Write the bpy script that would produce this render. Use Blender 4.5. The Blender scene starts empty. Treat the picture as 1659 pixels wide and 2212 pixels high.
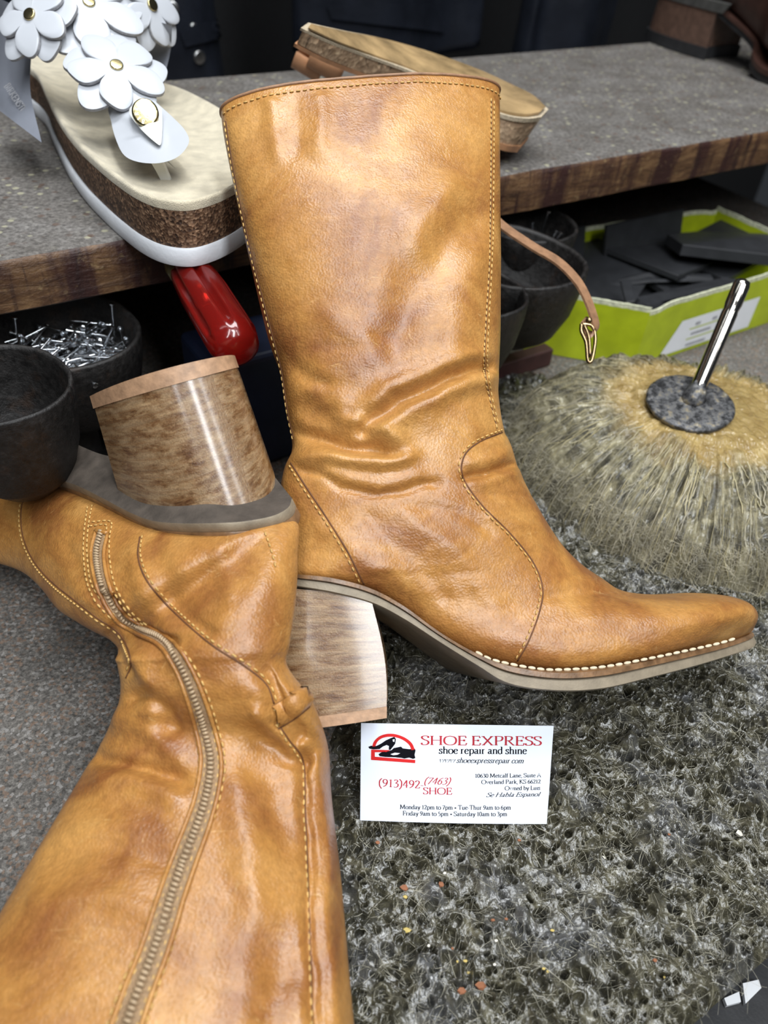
import bpy, math, random
import numpy as np
from math import sin, cos, pi, radians, atan2, sqrt
from mathutils import Vector, Matrix
from mathutils.bvhtree import BVHTree
random.seed(7); rng = np.random.default_rng(11)
sc = bpy.context.scene; COL = sc.collection

# ------------------------------------------------------------------ camera
H = .332; TH = radians(42); RHO = radians(4.9); FP = 1660.
FW = np.array([0, cos(TH), -sin(TH)]); _r = np.array([1., 0, 0]); _u = np.array([0, sin(TH), cos(TH)])
RT = cos(RHO)*_r + sin(RHO)*_u; UP = -sin(RHO)*_r + cos(RHO)*_u
CAM = np.array([0, 0, H])
cd = bpy.data.cameras.new('camera'); cam = bpy.data.objects.new('camera', cd); COL.objects.link(cam)
cam.matrix_world = Matrix(((RT[0], UP[0], -FW[0], 0), (RT[1], UP[1], -FW[1], 0), (RT[2], UP[2], -FW[2], H), (0, 0, 0, 1)))
cd.sensor_fit = 'VERTICAL'; cd.sensor_height = 36; cd.lens = FP/2212*36
cd.clip_start = .01; cd.dof.use_dof = True; cd.dof.focus_distance = .355; cd.dof.aperture_fstop = 9
sc.camera = cam
# ------------------------------------------------------------------ light
w = bpy.data.worlds.new('world'); sc.world = w; w.use_nodes = True
w.node_tree.nodes['Background'].inputs[0].default_value = (.80, .88, 1, 1)
w.node_tree.nodes['Background'].inputs[1].default_value = .045
sc.view_settings.view_transform = 'Standard'; sc.view_settings.look = 'None'
sc.view_settings.exposure = -.47; sc.view_settings.gamma = 1; sc.view_settings.use_curve_mapping = False
def area(name, loc, tgt, sx, sy, power, col=(1, 1, 1), roll=0):
    l = bpy.data.lights.new(name, 'AREA'); l.shape = 'RECTANGLE'; l.size = sx; l.size_y = sy; l.energy = power; l.color = col
    o = bpy.data.objects.new(name, l); COL.objects.link(o)
    d = Vector(tgt)-Vector(loc); q = d.to_track_quat('-Z', 'Y'); o.rotation_euler = (q.to_matrix() @ Matrix.Rotation(roll, 3, 'Z')).to_euler()
    o.location = loc
    return o
# ceiling fluorescent tubes of the workshop
area('ceiling_tube', (-.22, -.75, 1.75), (.05, .3, 0), .13, 1.5, 20, (.93, .97, 1))
area('ceiling_tube', (.50, -.70, 1.75), (.1, .3, 0), .24, 1.5, 42, (.93, .97, 1))
area('ceiling_tube', (1.15, -.6, 1.75), (.1, .3, 0), .10, 1.5, 13, (.93, .97, 1))
area('ceiling_panel', (.15, .62, 1.9), (.08, .35, 0), 1.2, .45, 40, (.95, .98, 1))
area('ceiling_tube', (-.8, .1, 1.9), (-.05, .3, 0), .15, 1.3, 4, (.95, .98, 1))

# ------------------------------------------------------------------ helpers
def ray(x, y): return FW + (x-829.5)/FP*RT + (1106-y)/FP*UP
def az(x, y, z): d = ray(x, y); return CAM + d*((z-H)/d[2])
def ad(x, y, Z): return CAM + ray(x, y)*Z
def ap(x, y, P, n): d = ray(x, y); return CAM + d*(np.dot(np.asarray(P)-CAM, n)/np.dot(d, n))
def topx(V):
    v = np.asarray(V)-CAM; Z = v@FW
    return 829.5+FP*(v@RT)/Z, 1106-FP*(v@UP)/Z
def nrm(v): v = np.asarray(v, float); return v/np.linalg.norm(v)
def crv(P, m, closed=False):
    P = np.asarray(P, float); n = len(P)
    if closed: Q = np.vstack([P[-1:], P, P[:2]]); segs = n
    else: Q = np.vstack([2*P[:1]-P[1:2], P, 2*P[-1:]-P[-2:-1]]); segs = n-1
    t = np.linspace(0, segs, m, endpoint=not closed); i = np.minimum(t.astype(int), segs-1); f = (t-i)[:, None]
    a, b, c, d = Q[i], Q[i+1], Q[i+2], Q[i+3]
    return .5*(2*b+(c-a)*f+(2*a-5*b+4*c-d)*f**2+(3*b-a-3*c+d)*f**3)
def even(P, step):
    P = np.asarray(P, float); s = np.r_[0, np.cumsum(np.linalg.norm(np.diff(P[:, :3], axis=0), axis=1)+1e-9)]
    m = max(2, int(s[-1]/step)+1); t = np.linspace(0, s[-1], m)
    return np.stack([np.interp(t, s, P[:, k]) for k in range(P.shape[1])], 1)
def thing(name, label, cat, loc=(0, 0, 0), group=None):
    o = bpy.data.objects.new(name, None); COL.objects.link(o); o.location = loc; o.empty_display_size = .02
    o['label'] = label; o['category'] = cat
    if group: o['group'] = group
    return o
def tag(o, label, cat, group=None):
    o['label'] = label; o['category'] = cat
    if group: o['group'] = group
    return o
def wloc(o):
    p = np.array(o.location)
    while o.parent: o = o.parent; p = p+np.array(o.location)
    return p
def mesh(name, V, F, mat, parent=None, smooth=True, uv=None, loc=None, bevel=0, mats=None, fm=None, sharp=None):
    V = np.asarray(V, float).reshape(-1, 3)
    base = wloc(parent) if parent is not None else (np.asarray(loc, float) if loc is not None else np.zeros(3))
    me = bpy.data.meshes.new(name); me.from_pydata((V-base).tolist(), [], [list(map(int, f)) for f in F])
    me.update()
    if uv is not None:
        u = me.uv_layers.new(name='UVMap'); li = np.empty(len(me.loops), np.int32); me.loops.foreach_get('vertex_index', li)
        u.data.foreach_set('uv', np.asarray(uv, np.float32)[li].ravel())
    for m_ in (mats or [mat]): me.materials.append(m_)
    if fm is not None: me.polygons.foreach_set('material_index', np.asarray(fm, np.int32))
    me.polygons.foreach_set('use_smooth', [smooth]*len(me.polygons))
    o = bpy.data.objects.new(name, me); COL.objects.link(o)
    if parent is not None: o.parent = parent
    elif loc is not None: o.location = base
    if sharp: me.set_sharp_from_angle(angle=radians(sharp))
    if bevel:
        b = o.modifiers.new('bevel', 'BEVEL'); b.width = bevel; b.segments = 3; b.limit_method = 'ANGLE'; b.angle_limit = radians(40)
    return o
def fmesh(name, V, Q, mat, loc):
    loc = np.asarray(loc, float); me = bpy.data.meshes.new(name); V = (np.asarray(V).reshape(-1, 3)-loc).astype(np.float32); Q = np.asarray(Q, np.int32)
    me.vertices.add(len(V)); me.vertices.foreach_set('co', V.ravel()); me.loops.add(Q.size); me.loops.foreach_set('vertex_index', Q.ravel())
    me.polygons.add(len(Q)); me.polygons.foreach_set('loop_start', np.arange(0, Q.size, 4, dtype=np.int32)); me.polygons.foreach_set('use_smooth', np.ones(len(Q), bool))
    me.update(calc_edges=True); me.materials.append(mat); o = bpy.data.objects.new(name, me); COL.objects.link(o); o.location = loc; return o
class MB:
    def __init__(s): s.v = []; s.f = []; s.n = 0
    def add(s, V, F):
        V = np.asarray(V, float).reshape(-1, 3); s.v.append(V); s.f += [[i+s.n for i in f] for f in F]; s.n += len(V)
    def build(s, name, mat, parent=None, **k): return mesh(name, np.vstack(s.v), s.f, mat, parent, **k)
def gridf(m, n, wrap=False, base=0):
    F = []; nn = n if wrap else n-1
    for i in range(m-1):
        for j in range(nn):
            a = base+i*n+j; b = base+i*n+(j+1) % n; F.append((a, b, b+n, a+n))
    return F
def tube(P, r, n=6, cap=True):
    P = np.asarray(P, float); m = len(P); r = np.broadcast_to(r, (m,)); T = np.gradient(P, axis=0); T /= np.linalg.norm(T, axis=1)[:, None]+1e-12
    ref = np.array([0, 0, 1.]) if abs(T[0][2]) < .9 else np.array([1., 0, 0])
    V = []
    for i in range(m):
        b = np.cross(T[i], ref); b /= np.linalg.norm(b)+1e-12; ref = np.cross(b, T[i]); 
        for k in range(n):
            a = 2*pi*k/n; V.append(P[i]+r[i]*(cos(a)*b+sin(a)*ref))
    F = gridf(m, n, True)
    if cap: F += [tuple(range(n))[::-1], tuple(range((m-1)*n, m*n))]
    return np.array(V), F
def box(c, ax, ay, azv, sx, sy, sz):
    c = np.asarray(c, float); V = [c+ax*sx*i+ay*sy*j+azv*sz*k for k in (-.5, .5) for j in (-.5, .5) for i in (-.5, .5)]
    return V, [(0, 2, 3, 1), (4, 5, 7, 6), (0, 1, 5, 4), (2, 6, 7, 3), (0, 4, 6, 2), (1, 3, 7, 5)]
def lathe(prof, c, axis, n=48, sq=None):
    axis = nrm(axis); ref = np.array([1., 0, 0]) if abs(axis[0]) < .8 else np.array([0, 1., 0])
    b = nrm(np.cross(axis, ref)); d = np.cross(axis, b); V = []
    for (r, z) in prof:
        for k in range(n):
            a = 2*pi*k/n; V.append(np.asarray(c)+axis*z+r*(cos(a)*b+sin(a)*d))
    F = gridf(len(prof), n, True); F += [tuple(range(n))[::-1], tuple(range((len(prof)-1)*n, len(prof)*n))]
    return np.array(V), F
def vnoise(x, y, seed=0):
    xi = np.floor(x).astype(np.int64); yi = np.floor(y).astype(np.int64); fx = x-xi; fy = y-yi
    fx = fx*fx*(3-2*fx); fy = fy*fy*(3-2*fy)
    def h(a, b):
        n = (a*374761393+b*668265263+seed*1442695041) & 0x7fffffff; n = ((n ^ (n >> 13))*1274126177) & 0x7fffffff
        return ((n ^ (n >> 16)) & 0xffff)/65535.
    return (h(xi, yi)*(1-fx)+h(xi+1, yi)*fx)*(1-fy)+(h(xi, yi+1)*(1-fx)+h(xi+1, yi+1)*fx)*fy
def fbm(x, y, o=4, seed=0):
    s = 0; a = .5
    for k in range(o): s = s+a*(vnoise(x*2**k, y*2**k, seed+k)-.5); a *= .5
    return s*2

# ------------------------------------------------------------------ materials
class NB:
    def __init__(s, name):
        s.m = bpy.data.materials.new(name); s.m.use_nodes = True; s.t = s.m.node_tree; s.p = s.t.nodes['Principled BSDF']; s.b = None; s._c = {}
    def n(s, typ, **k):
        x = s.t.nodes.new('ShaderNode'+typ)
        for a, v in k.items():
            if a.startswith('i_'):
                key = a[2:]; s.set(x.inputs[int(key) if key.isdigit() else key.replace('_', ' ')], v)
            else: setattr(x, a, v)
        return x
    def set(s, i, v):
        if isinstance(v, bpy.types.NodeSocket): s.t.links.new(v, i)
        else: i.default_value = v
    def co(s, kind='Object', scale=None, rot=(0, 0, 0)):
        k = (kind, scale, rot)
        if k in s._c: return s._c[k]
        o = s.n('TexCoord').outputs[kind]
        if scale: o = s.n('Mapping', i_Vector=o, i_Scale=scale, i_Rotation=rot).outputs[0]
        s._c[k] = o; return o
    def noise(s, sc_, det=4, rough=.55, co=None, dist=0): return s.n('TexNoise', i_Vector=co or s.co(), i_Scale=sc_, i_Detail=det, i_Roughness=rough, i_Distortion=dist).outputs[0]
    def vor(s, sc_, feat='F1', co=None, out=0, rnd=1.): return s.n('TexVoronoi', feature=feat, i_Vector=co or s.co(), i_Scale=sc_, i_Randomness=rnd).outputs[out]
    def ramp(s, f, stops, interp='LINEAR'):
        r = s.n('ValToRGB', i_Fac=f); cr = r.color_ramp; cr.interpolation = interp
        while len(cr.elements) < len(stops): cr.elements.new(.5)
        for e, (p, c) in zip(cr.elements, stops): e.position = p; e.color = (*c, 1) if not isinstance(c, (int, float)) else (c, c, c, 1)
        return r.outputs[0]
    def mix(s, f, a, b, mode='MIX'):
        x = s.n('Mix', data_type='RGBA', blend_type=mode); s.set(x.inputs[0], f)
        for i, v in ((6, a), (7, b)): s.set(x.inputs[i], (*v, 1) if isinstance(v, tuple) and len(v) == 3 else v)
        return x.outputs[2]
    def math(s, op, a, b=0.): x = s.n('Math', operation=op); s.set(x.inputs[0], a); s.set(x.inputs[1], b); return x.outputs[0]
    def bump(s, h, strength, dist):
        x = s.n('Bump', i_Height=h, i_Strength=strength, i_Distance=dist)
        if s.b: s.t.links.new(s.b, x.inputs['Normal'])
        s.b = x.outputs[0]; s.t.links.new(s.b, s.p.inputs['Normal']); return s
    def out(s, col=None, rough=None, metal=None, **k):
        for nm, v in (('Base Color', col), ('Roughness', rough), ('Metallic', metal)):
            if v is not None: s.set(s.p.inputs[nm], (*v, 1) if isinstance(v, tuple) and len(v) == 3 else v)
        for a, v in k.items(): s.set(s.p.inputs[a.replace('_', ' ')], v)
        return s.m
def plain(name, col, rough=.5, metal=0, var=.25, scale=120, bs=.15, bsc=600, bd=.0006, **k):
    b = NB(name); f = b.noise(scale, 5)
    c = b.ramp(f, [(.3, tuple(x*(1-var) for x in col)), (.7, tuple(min(1, x*(1+var*.6)) for x in col))])
    if bs: b.bump(b.noise(bsc, 4), bs, bd)
    return b.out(c, rough, metal, **k)
def leather(name, c0, c1, c2, scr, grain=1., rough=.36):
    b = NB(name)
    f = b.noise(22, 5, .6, dist=.6); c = b.ramp(f, [(.34, c1), (.5, c0), (.66, c2)])
    f2 = b.noise(420, 4, .7); c = b.mix(.30, c, b.ramp(f2, [(.3, (.32, .32, .32)), (.7, (.85, .85, .85))]), 'OVERLAY')
    # pale scuffs and hairline scratches
    s1 = b.noise(1, 6, .75, co=b.co('Object', (60, 420, 160), (.3, .5, .7)), dist=1.2)
    s2 = b.noise(1, 6, .75, co=b.co('Object', (380, 45, 200), (.9, .2, .3)), dist=1.4)
    m1 = b.ramp(s1, [(.59, 0), (.70, .6)]); m2 = b.ramp(s2, [(.60, 0), (.71, .55)])
    pm = b.ramp(b.noise(35, 3), [(.42, 0), (.62, 1)])
    c = b.mix(b.math('MULTIPLY', m1, pm), c, scr); c = b.mix(b.math('MULTIPLY', m2, pm), c, scr)
    g = b.math('ADD', b.vor(1050, 'SMOOTH_F1'), b.math('MULTIPLY', b.noise(300, 4, .6), .9))
    b.bump(g, .32*grain, .0006).bump(b.noise(75, 4, .6), .12, .0015)
    r = b.ramp(b.noise(90, 5), [(.3, rough-.06), (.7, rough+.12)])
    return b.out(c, r, 0, Specular_IOR_Level=.5, Coat_Weight=.12, Coat_Roughness=.3)
M = {}
M['tan'] = leather('golden_tan_leather', (.375, .172, .043), (.235, .088, .024), (.48, .245, .070), (.66, .42, .17), 1.05, .35)
M['seam'] = plain('seam_fold', (.13, .05, .016), .7, bs=0)
M['thread'] = plain('gold_thread', (.60, .37, .12), .6, var=.3, scale=500, bs=.3, bsc=2500)
M['pale_thread'] = plain('pale_welt_thread', (.72, .60, .42), .7, var=.2, scale=500, bs=.3, bsc=2500)
M['inside'] = plain('boot_lining', (.16, .10, .06), .9)
def stacked(name):
    b = NB(name); uv = b.co('UV', (1, 1, 1))
    lay = b.noise(1, 4, .6, co=b.co('UV', (60, 520, 1)), dist=.4)
    blot = b.noise(1, 6, .7, co=b.co('UV', (110, 230, 1)), dist=.3)
    fine = b.noise(1300, 4, .7)
    c = b.ramp(blot, [(.32, (.075, .032, .013)), (.42, (.17, .095, .045)), (.52, (.27, .185, .105)), (.72, (.41, .31, .20))])
    c = b.mix(.45, c, b.ramp(lay, [(.3, (.2, .12, .06)), (.7, (.62, .50, .34))]), 'OVERLAY')
    c = b.mix(.5, c, b.ramp(fine, [(.3, (.25, .25, .25)), (.7, (.8, .8, .8))]), 'OVERLAY')
    ln = b.n('TexWave', wave_type='BANDS', bands_direction='Y', i_Vector=b.co('UV', (1, 1, 1)), i_Scale=95, i_Distortion=2.5, i_Detail=3, i_Detail_Scale=30).outputs[1]
    c = b.mix(b.ramp(ln, [(0, .45), (.18, 0)]), c, (.19, .09, .035))
    b.bump(fine, .35, .0007).bump(lay, .25, .0008)
    return b.out(c, b.ramp(blot, [(.35, .22), (.7, .38)]), 0, Coat_Weight=1., Coat_Roughness=.18)
M['stack'] = stacked('stacked_leather_heel')
M['lift'] = plain('new_leather_lift', (.42, .25, .145), .5, var=.3, scale=260, bs=.2, bsc=900)
M['welt'] = plain('brown_welt', (.21, .115, .055), .33, var=.5, scale=180, bs=.25, bsc=700)
M['outsole'] = plain('grey_beige_rubber', (.27, .22, .155), .55, var=.25, scale=140, bs=.25, bsc=1200)
M['ziptape'] = plain('zip_tape', (.30, .19, .10), .8, var=.3, scale=900, bs=.5, bsc=1500)
M['zipteeth'] = plain('zip_coil', (.42, .30, .18), .4, var=.2, bs=.1)
M['ziplip'] = M['tan']
def felt():
    b = NB('gritty_grey_felt'); v = b.vor(650, out=1); f = b.noise(420, 6, .75); big = b.noise(20, 4)
    c = b.ramp(f, [(.32, (.028, .025, .022)), (.5, (.14, .128, .115)), (.64, (.29, .268, .24)), (.78, (.50, .47, .43))])
    hs = b.n('SeparateColor', i_Color=v).outputs[0]
    c = b.mix(b.ramp(hs, [(.78, 0), (.84, .55)], 'LINEAR'), c, (.25, .155, .10))
    c = b.mix(b.ramp(hs, [(.05, .6), (.1, 0)]), c, (.40, .38, .36))
    c = b.mix(.5, c, b.ramp(big, [(.35, (.32, .32, .32)), (.65, (.66, .66, .66))]), 'OVERLAY')
    b.bump(f, .9, .0018).bump(b.vor(420), .6, .0014)
    return b.out(c, b.ramp(f, [(.4, .75), (.7, .45)]))
M['felt'] = felt()
def shelftop():
    b = NB('worn_grey_shelf_top'); f = b.noise(330, 6, .72); big = b.noise(26, 5, .6); sp = b.n('SeparateColor', i_Color=b.vor(170, out=1)).outputs[0]
    d = b.vor(170)
    c = b.ramp(f, [(.3, (.04, .036, .032)), (.5, (.145, .134, .122)), (.7, (.27, .255, .235)), (.85, (.44, .42, .39))])
    c = b.mix(.55, c, b.ramp(big, [(.32, (.25, .22, .19)), (.68, (.66, .66, .68))]), 'OVERLAY')
    msk = b.math('MULTIPLY', b.ramp(sp, [(.80, 0), (.84, .7)]), b.ramp(d, [(.25, 1), (.4, 0)]))
    c = b.mix(msk, c, (.42, .40, .27)); 
    msk2 = b.math('MULTIPLY', b.ramp(sp, [(.12, .7), (.16, 0)]), b.ramp(d, [(.25, 1), (.45, 0)]))
    c = b.mix(msk2, c, (.10, .055, .035))
    b.bump(f, .8, .0014).bump(big, .4, .004)
    return b.out(c, b.ramp(f, [(.4, .65), (.75, .38)]))
M['shelftop'] = shelftop()
def woodedge():
    b = NB('stained_wood_edge'); g = b.noise(1, 6, .65, co=b.co('UV', (35, 190, 1)), dist=1.); 
    st = b.noise(1, 4, .6, co=b.co('UV', (38, 7, 1)), dist=.4); st2 = b.noise(1, 5, .6, co=b.co('UV', (95, 14, 1)), dist=.6)
    c = b.ramp(g, [(.3, (.040, .018, .009)), (.5, (.115, .058, .026)), (.7, (.21, .12, .055))])
    c = b.mix(b.ramp(st, [(.46, 0), (.58, .95)]), c, (.030, .009, .008)); c = b.mix(b.ramp(st2, [(.55, 0), (.64, .9)]), c, (.022, .008, .007))
    c = b.mix(b.ramp(b.noise(160, 4), [(.62, 0), (.78, .5)]), c, (.33, .23, .11))
    b.bump(g, .6, .0015).bump(b.noise(500, 5), .5, .001)
    return b.out(c, .5)
M['woodedge'] = woodedge()
def glue(name, dark, mid, hi, top=None):
    b = NB(name); f = b.noise(160, 6, .65); f2 = b.noise(700, 5, .7)
    c = b.ramp(f, [(.32, dark), (.52, mid), (.72, hi)]); c = b.mix(.55, c, b.ramp(f2, [(.3, (.22, .22, .22)), (.7, (.8, .8, .8))]), 'OVERLAY')
    gr = b.noise(45, 4); c = b.mix(b.ramp(gr, [(.5, 0), (.66, .7)]), c, (.095, .096, .10))
    b.bump(b.noise(330, 4, .6), .7, .0016).bump(f2, .25, .0006)
    return b.out(c, b.ramp(f2, [(.3, .05), (.7, .22)]), 0, Specular_IOR_Level=.8, Coat_Weight=.5, Coat_Roughness=.08)
M['glue'] = glue('dried_glue_crust', (.018, .0168, .011), (.053, .048, .030), (.145, .133, .086))
def moundmat():
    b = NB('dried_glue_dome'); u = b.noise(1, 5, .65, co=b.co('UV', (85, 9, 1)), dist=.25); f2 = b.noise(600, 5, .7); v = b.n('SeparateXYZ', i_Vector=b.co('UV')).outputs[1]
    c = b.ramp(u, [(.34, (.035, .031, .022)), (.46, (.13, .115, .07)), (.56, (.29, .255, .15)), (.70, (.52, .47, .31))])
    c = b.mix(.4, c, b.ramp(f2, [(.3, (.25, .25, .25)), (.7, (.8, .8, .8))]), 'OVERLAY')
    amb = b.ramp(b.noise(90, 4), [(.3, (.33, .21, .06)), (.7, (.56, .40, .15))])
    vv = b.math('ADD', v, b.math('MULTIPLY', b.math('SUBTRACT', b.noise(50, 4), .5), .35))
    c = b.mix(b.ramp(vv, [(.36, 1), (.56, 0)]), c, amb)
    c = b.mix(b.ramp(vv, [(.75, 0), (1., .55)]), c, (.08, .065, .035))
    b.bump(u, .9, .0035).bump(f2, .8, .0016)
    return b.out(c, b.ramp(f2, [(.3, .08), (.7, .30)]), 0, Specular_IOR_Level=.75, Coat_Weight=.5, Coat_Roughness=.1)
M['mound'] = moundmat()
M['fibre'] = plain('dried_glue_strand', (.40, .36, .26), .22, var=.5, scale=60, bs=0)
M['strandweb'] = plain('pale_web_strand', (.50, .47, .37), .25, var=.5, scale=60, bs=0)
M['strand2'] = plain('pale_glue_strand', (.42, .365, .21), .18, var=.4, scale=60, bs=0)
M['steel'] = plain('polished_steel', (.62, .58, .52), .14, 1, var=.2, scale=60, bs=.05)
M['nail'] = plain('nail_steel', (.62, .64, .67), .22, 1, var=.3, scale=300, bs=.1)
def discm():
    b = NB('zinc_disc'); f = b.noise(180, 6, .7)
    c = b.ramp(f, [(.32, (.012, .012, .013)), (.46, (.06, .06, .062)), (.56, (.16, .16, .165)), (.63, (.26, .21, .12)), (.74, (.6, .6, .6))])
    b.bump(f, .6, .002); return b.out(c, b.ramp(f, [(.4, .2), (.7, .5)]), .45)
M['disc'] = discm()
def iron():
    b = NB('black_cast_iron'); f = b.noise(240, 6, .7); r = b.noise(70, 5, .65)
    c = b.ramp(f, [(.3, (.007, .0065, .0065)), (.6, (.022, .020, .019)), (.8, (.055, .05, .047))]); c = b.mix(b.ramp(r, [(.55, 0), (.75, .6)]), c, (.055, .030, .018))
    b.bump(f, .6, .0014); return b.out(c, b.ramp(f, [(.3, .32), (.7, .6)]), .3)
M['iron'] = iron()
M['white'] = plain('white_patent', (.53, .55, .59), .28, var=.04, scale=40, bs=.03, bsc=200)
M['whiteedge'] = plain('grey_cut_edge', (.33, .33, .35), .7, var=.3, scale=600, bs=.2)
M['whitesole'] = plain('white_foam_sole', (.74, .76, .80), .6, var=.06, scale=100, bs=.25, bsc=600)
M['greystrap'] = plain('silvery_grey_strap', (.25, .265, .31), .45, var=.08, scale=60, bs=.15, bsc=900)
def corkm(name, a, bb, c3, sc_=700, gaps=False):
    b = NB(name); v = b.vor(sc_, out=1); h = b.n('SeparateColor', i_Color=v).outputs[0]; f = b.noise(130, 5)
    c = b.ramp(h, [(0, a), (.45, bb), (.85, c3), (1, tuple(min(1, x*1.5) for x in c3))]); c = b.mix(.4, c, b.ramp(f, [(.3, (.25, .25, .25)), (.7, (.75, .75, .75))]), 'OVERLAY')
    if gaps:
        g = b.noise(1, 4, .6, co=b.co('Object', (150, 150, 55)), dist=.7); c = b.mix(b.ramp(g, [(.60, 0), (.67, .9)]), c, (.05, .03, .018))
    b.bump(b.vor(sc_), .5, .001); return b.out(c, .65)
M['cork'] = corkm('dark_cork', (.035, .016, .008), (.11, .055, .028), (.22, .13, .075))
M['palecork'] = corkm('pale_cork', (.32, .21, .125), (.40, .27, .17), (.47, .33, .21), 350, True)
M['suede'] = plain('cream_suede', (.60, .53, .39), .95, var=.22, scale=110, bs=.6, bsc=1500, bd=.001, Sheen_Weight=.3)
M['brass'] = plain('brass_rivet', (.55, .46, .24), .22, 1, var=.15, scale=90, bs=.05)
M['brasslight'] = plain('brass_relief', (.80, .72, .45), .3, 1, var=.1, bs=0)
M['post'] = plain('white_plastic', (.72, .72, .68), .3, var=.04, bs=0, Subsurface_Weight=.15, Subsurface_Radius=(.004, .004, .003))
M['amber'] = plain('worn_amber_sole', (.40, .27, .13), .22, var=.5, scale=45, bs=.3, bsc=500)
M['nat'] = plain('natural_veg_leather', (.48, .245, .125), .45, var=.2, scale=120, bs=.2, bsc=800)
M['strapleather'] = plain('tan_strap', (.30, .16, .085), .5, var=.3, scale=200, bs=.2, bsc=900)
M['bronze'] = plain('antique_bronze', (.35, .25, .14), .25, 1, var=.3, scale=200, bs=.1)
M['rim'] = plain('frayed_cream_edge', (.58, .48, .34), .7, var=.3, scale=600, bs=.8, bsc=1200, bd=.001)
M['brownleather'] = plain('dark_brown_leather', (.050, .023, .017), .38, var=.35, scale=60, bs=.25, bsc=900)
M['brownheel'] = plain('brown_stacked_heel', (.12, .068, .048), .5, var=.3, scale=150, bs=.3, bsc=600)
M['rubber'] = plain('black_rubber', (.022, .022, .024), .5, var=.3, scale=100, bs=.2, bsc=600)
M['greyrubber'] = plain('grey_rubber_edge', (.075, .073, .068), .6, var=.3, scale=100, bs=.2)
M['sheet'] = plain('black_rubber_sheet', (.024, .025, .028), .45, var=.25, scale=60, bs=.15)
M['lime'] = plain('lime_green_card', (.42, .50, .015), .35, var=.18, scale=50, bs=.1)
M['limeedge'] = plain('frayed_card_edge', (.62, .63, .45), .8, var=.35, scale=300, bs=.6, bsc=900)
M['paper'] = plain('white_paper', (.78, .79, .81), .6, var=.04, scale=60, bs=.05)
M['greyprint'] = plain('grey_print', (.30, .30, .33), .7, bs=0)
M['navy'] = plain('navy_plastic', (.012, .018, .042), .4, var=.15, bs=.05)
M['jacket'] = plain('black_jacket_leather', (.010, .012, .018), .33, var=.3, scale=30, bs=.3, bsc=300, bd=.001)
M['dark'] = plain('dark_cloth', (.008, .008, .009), .9, bs=0)
M['wine'] = plain('dark_wine_wood', (.05, .018, .016), .6, bs=.2)
M['snap'] = plain('snap_steel', (.55, .55, .55), .3, 1, bs=0)
M['card'] = plain('white_card_stock', (.66, .70, .79), .45, var=.02, scale=30, bs=.04, bsc=900)
M['redink'] = plain('red_ink', (.42, .030, .042), .8, var=.1, bs=0, Specular_IOR_Level=.1)
M['logored'] = plain('logo_red_ink', (.56, .022, .022), .8, var=.1, bs=0, Specular_IOR_Level=.1)
M['blackink'] = plain('black_ink', (.006, .006, .009), .9, var=.1, bs=0, Specular_IOR_Level=.05)
def redplastic():
    b = NB('red_clear_plastic'); b.bump(b.noise(300, 4), .12, .0008)
    return b.out((.50, .020, .014), .18, 0, Transmission_Weight=.75, IOR=1.46, Coat_Weight=.3)
M['redclear'] = redplastic()
M['redflat'] = plain('red_plastic_facet', (.60, .035, .022), .35, var=.2, scale=80, bs=.2, bsc=500)
M['amberend'] = plain('dirty_olive_collar', (.10, .075, .02), .4, var=.4, scale=120, bs=.3)
M['chipr'] = plain('leather_crumb', (.28, .11, .05), .8); M['chipy'] = plain('yellow_crumb', (.55, .42, .13), .8); M['chipw'] = plain('white_crumb', (.70, .66, .58), .8)
#@@SETTING
# ------------------------------------------------------------------ the setting
E1 = nrm((.815, .58, 0)); E2 = np.array([-E1[1], E1[0], 0]); EZ = np.array([0, 0, 1.])
def fr(a, b, z): return E1*a+E2*b+EZ*z
def struct(o): o['kind'] = 'structure'; return o
struct(mesh('floor', [(-2, -1.5, -.8), (2.5, -1.5, -.8), (2.5, 2.5, -.8), (-2, 2.5, -.8)], [(0, 1, 2, 3)], M['dark'], smooth=False))
V, F = box(fr(.3, 1.55, .3), E1, E2, EZ, 4.4, .05, 2.3); struct(mesh('wall_back', V, F, M['dark'], smooth=False))
# workbench
bt = thing('workbench', 'grey felt-topped workbench under both tan boots', 'workbench', fr(.15, .4, -.8))
V, F = box(fr(.15, .4515, -.02), E1, E2, EZ, 1.6, .90, .04); mesh('bench_top', V, F, M['felt'], bt, smooth=False, bevel=.004)
for a in (-.55, .85):
    for b_ in (.08, .8):
        V, F = box(fr(a, b_, -.42), E1, E2, EZ, .07, .07, .76); mesh('leg', V, F, M['woodedge'], bt, smooth=False, bevel=.004)
V, F = box(fr(.15, .03, -.15), E1, E2, EZ, 1.3, .03, .07); mesh('apron', V, F, M['dark'], bt, smooth=False)
# wooden shelf across the bench
SZ = .152; ST = .031
s0 = az(0, 560, SZ); s1 = az(1659, 282, SZ); SD = nrm(s1-s0); SN = np.array([-SD[1], SD[0], 0]); SL = np.linalg.norm(s1-s0)
sh = thing('wooden_shelf', 'thick worn shelf with grey gritty top and stained wooden edge', 'shelf', s0+SD*.2+SN*.12-EZ*SZ)
def shp(a, b, z): return s0*[1, 1, 0]+SD*a+SN*b+EZ*z
n1, n2 = 240, 6
A = np.linspace(-.5, 1.15, n1); V = []; UVs = []
def edge(a, k): return .0022*fbm(a*30, np.full_like(a, k*3.), 3, 5)+.0009*fbm(a*160, np.full_like(a, k), 3, 8)
e0 = edge(A, 0); e1 = edge(A, 1)
rows = [(e0*0+.3, SZ), (e0*0+.02, SZ), (e0+.004, SZ), (e0+.0012, SZ-.001), (e0, SZ-.004), (e1*.7, SZ-ST*.5), (e1*.6, SZ-ST+.002), (e1*.6+.003, SZ-ST), (e0*0+.3, SZ-ST)]
dist = [0, .28, .296, .299, .302, .313, .327, .331, .6]
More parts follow.
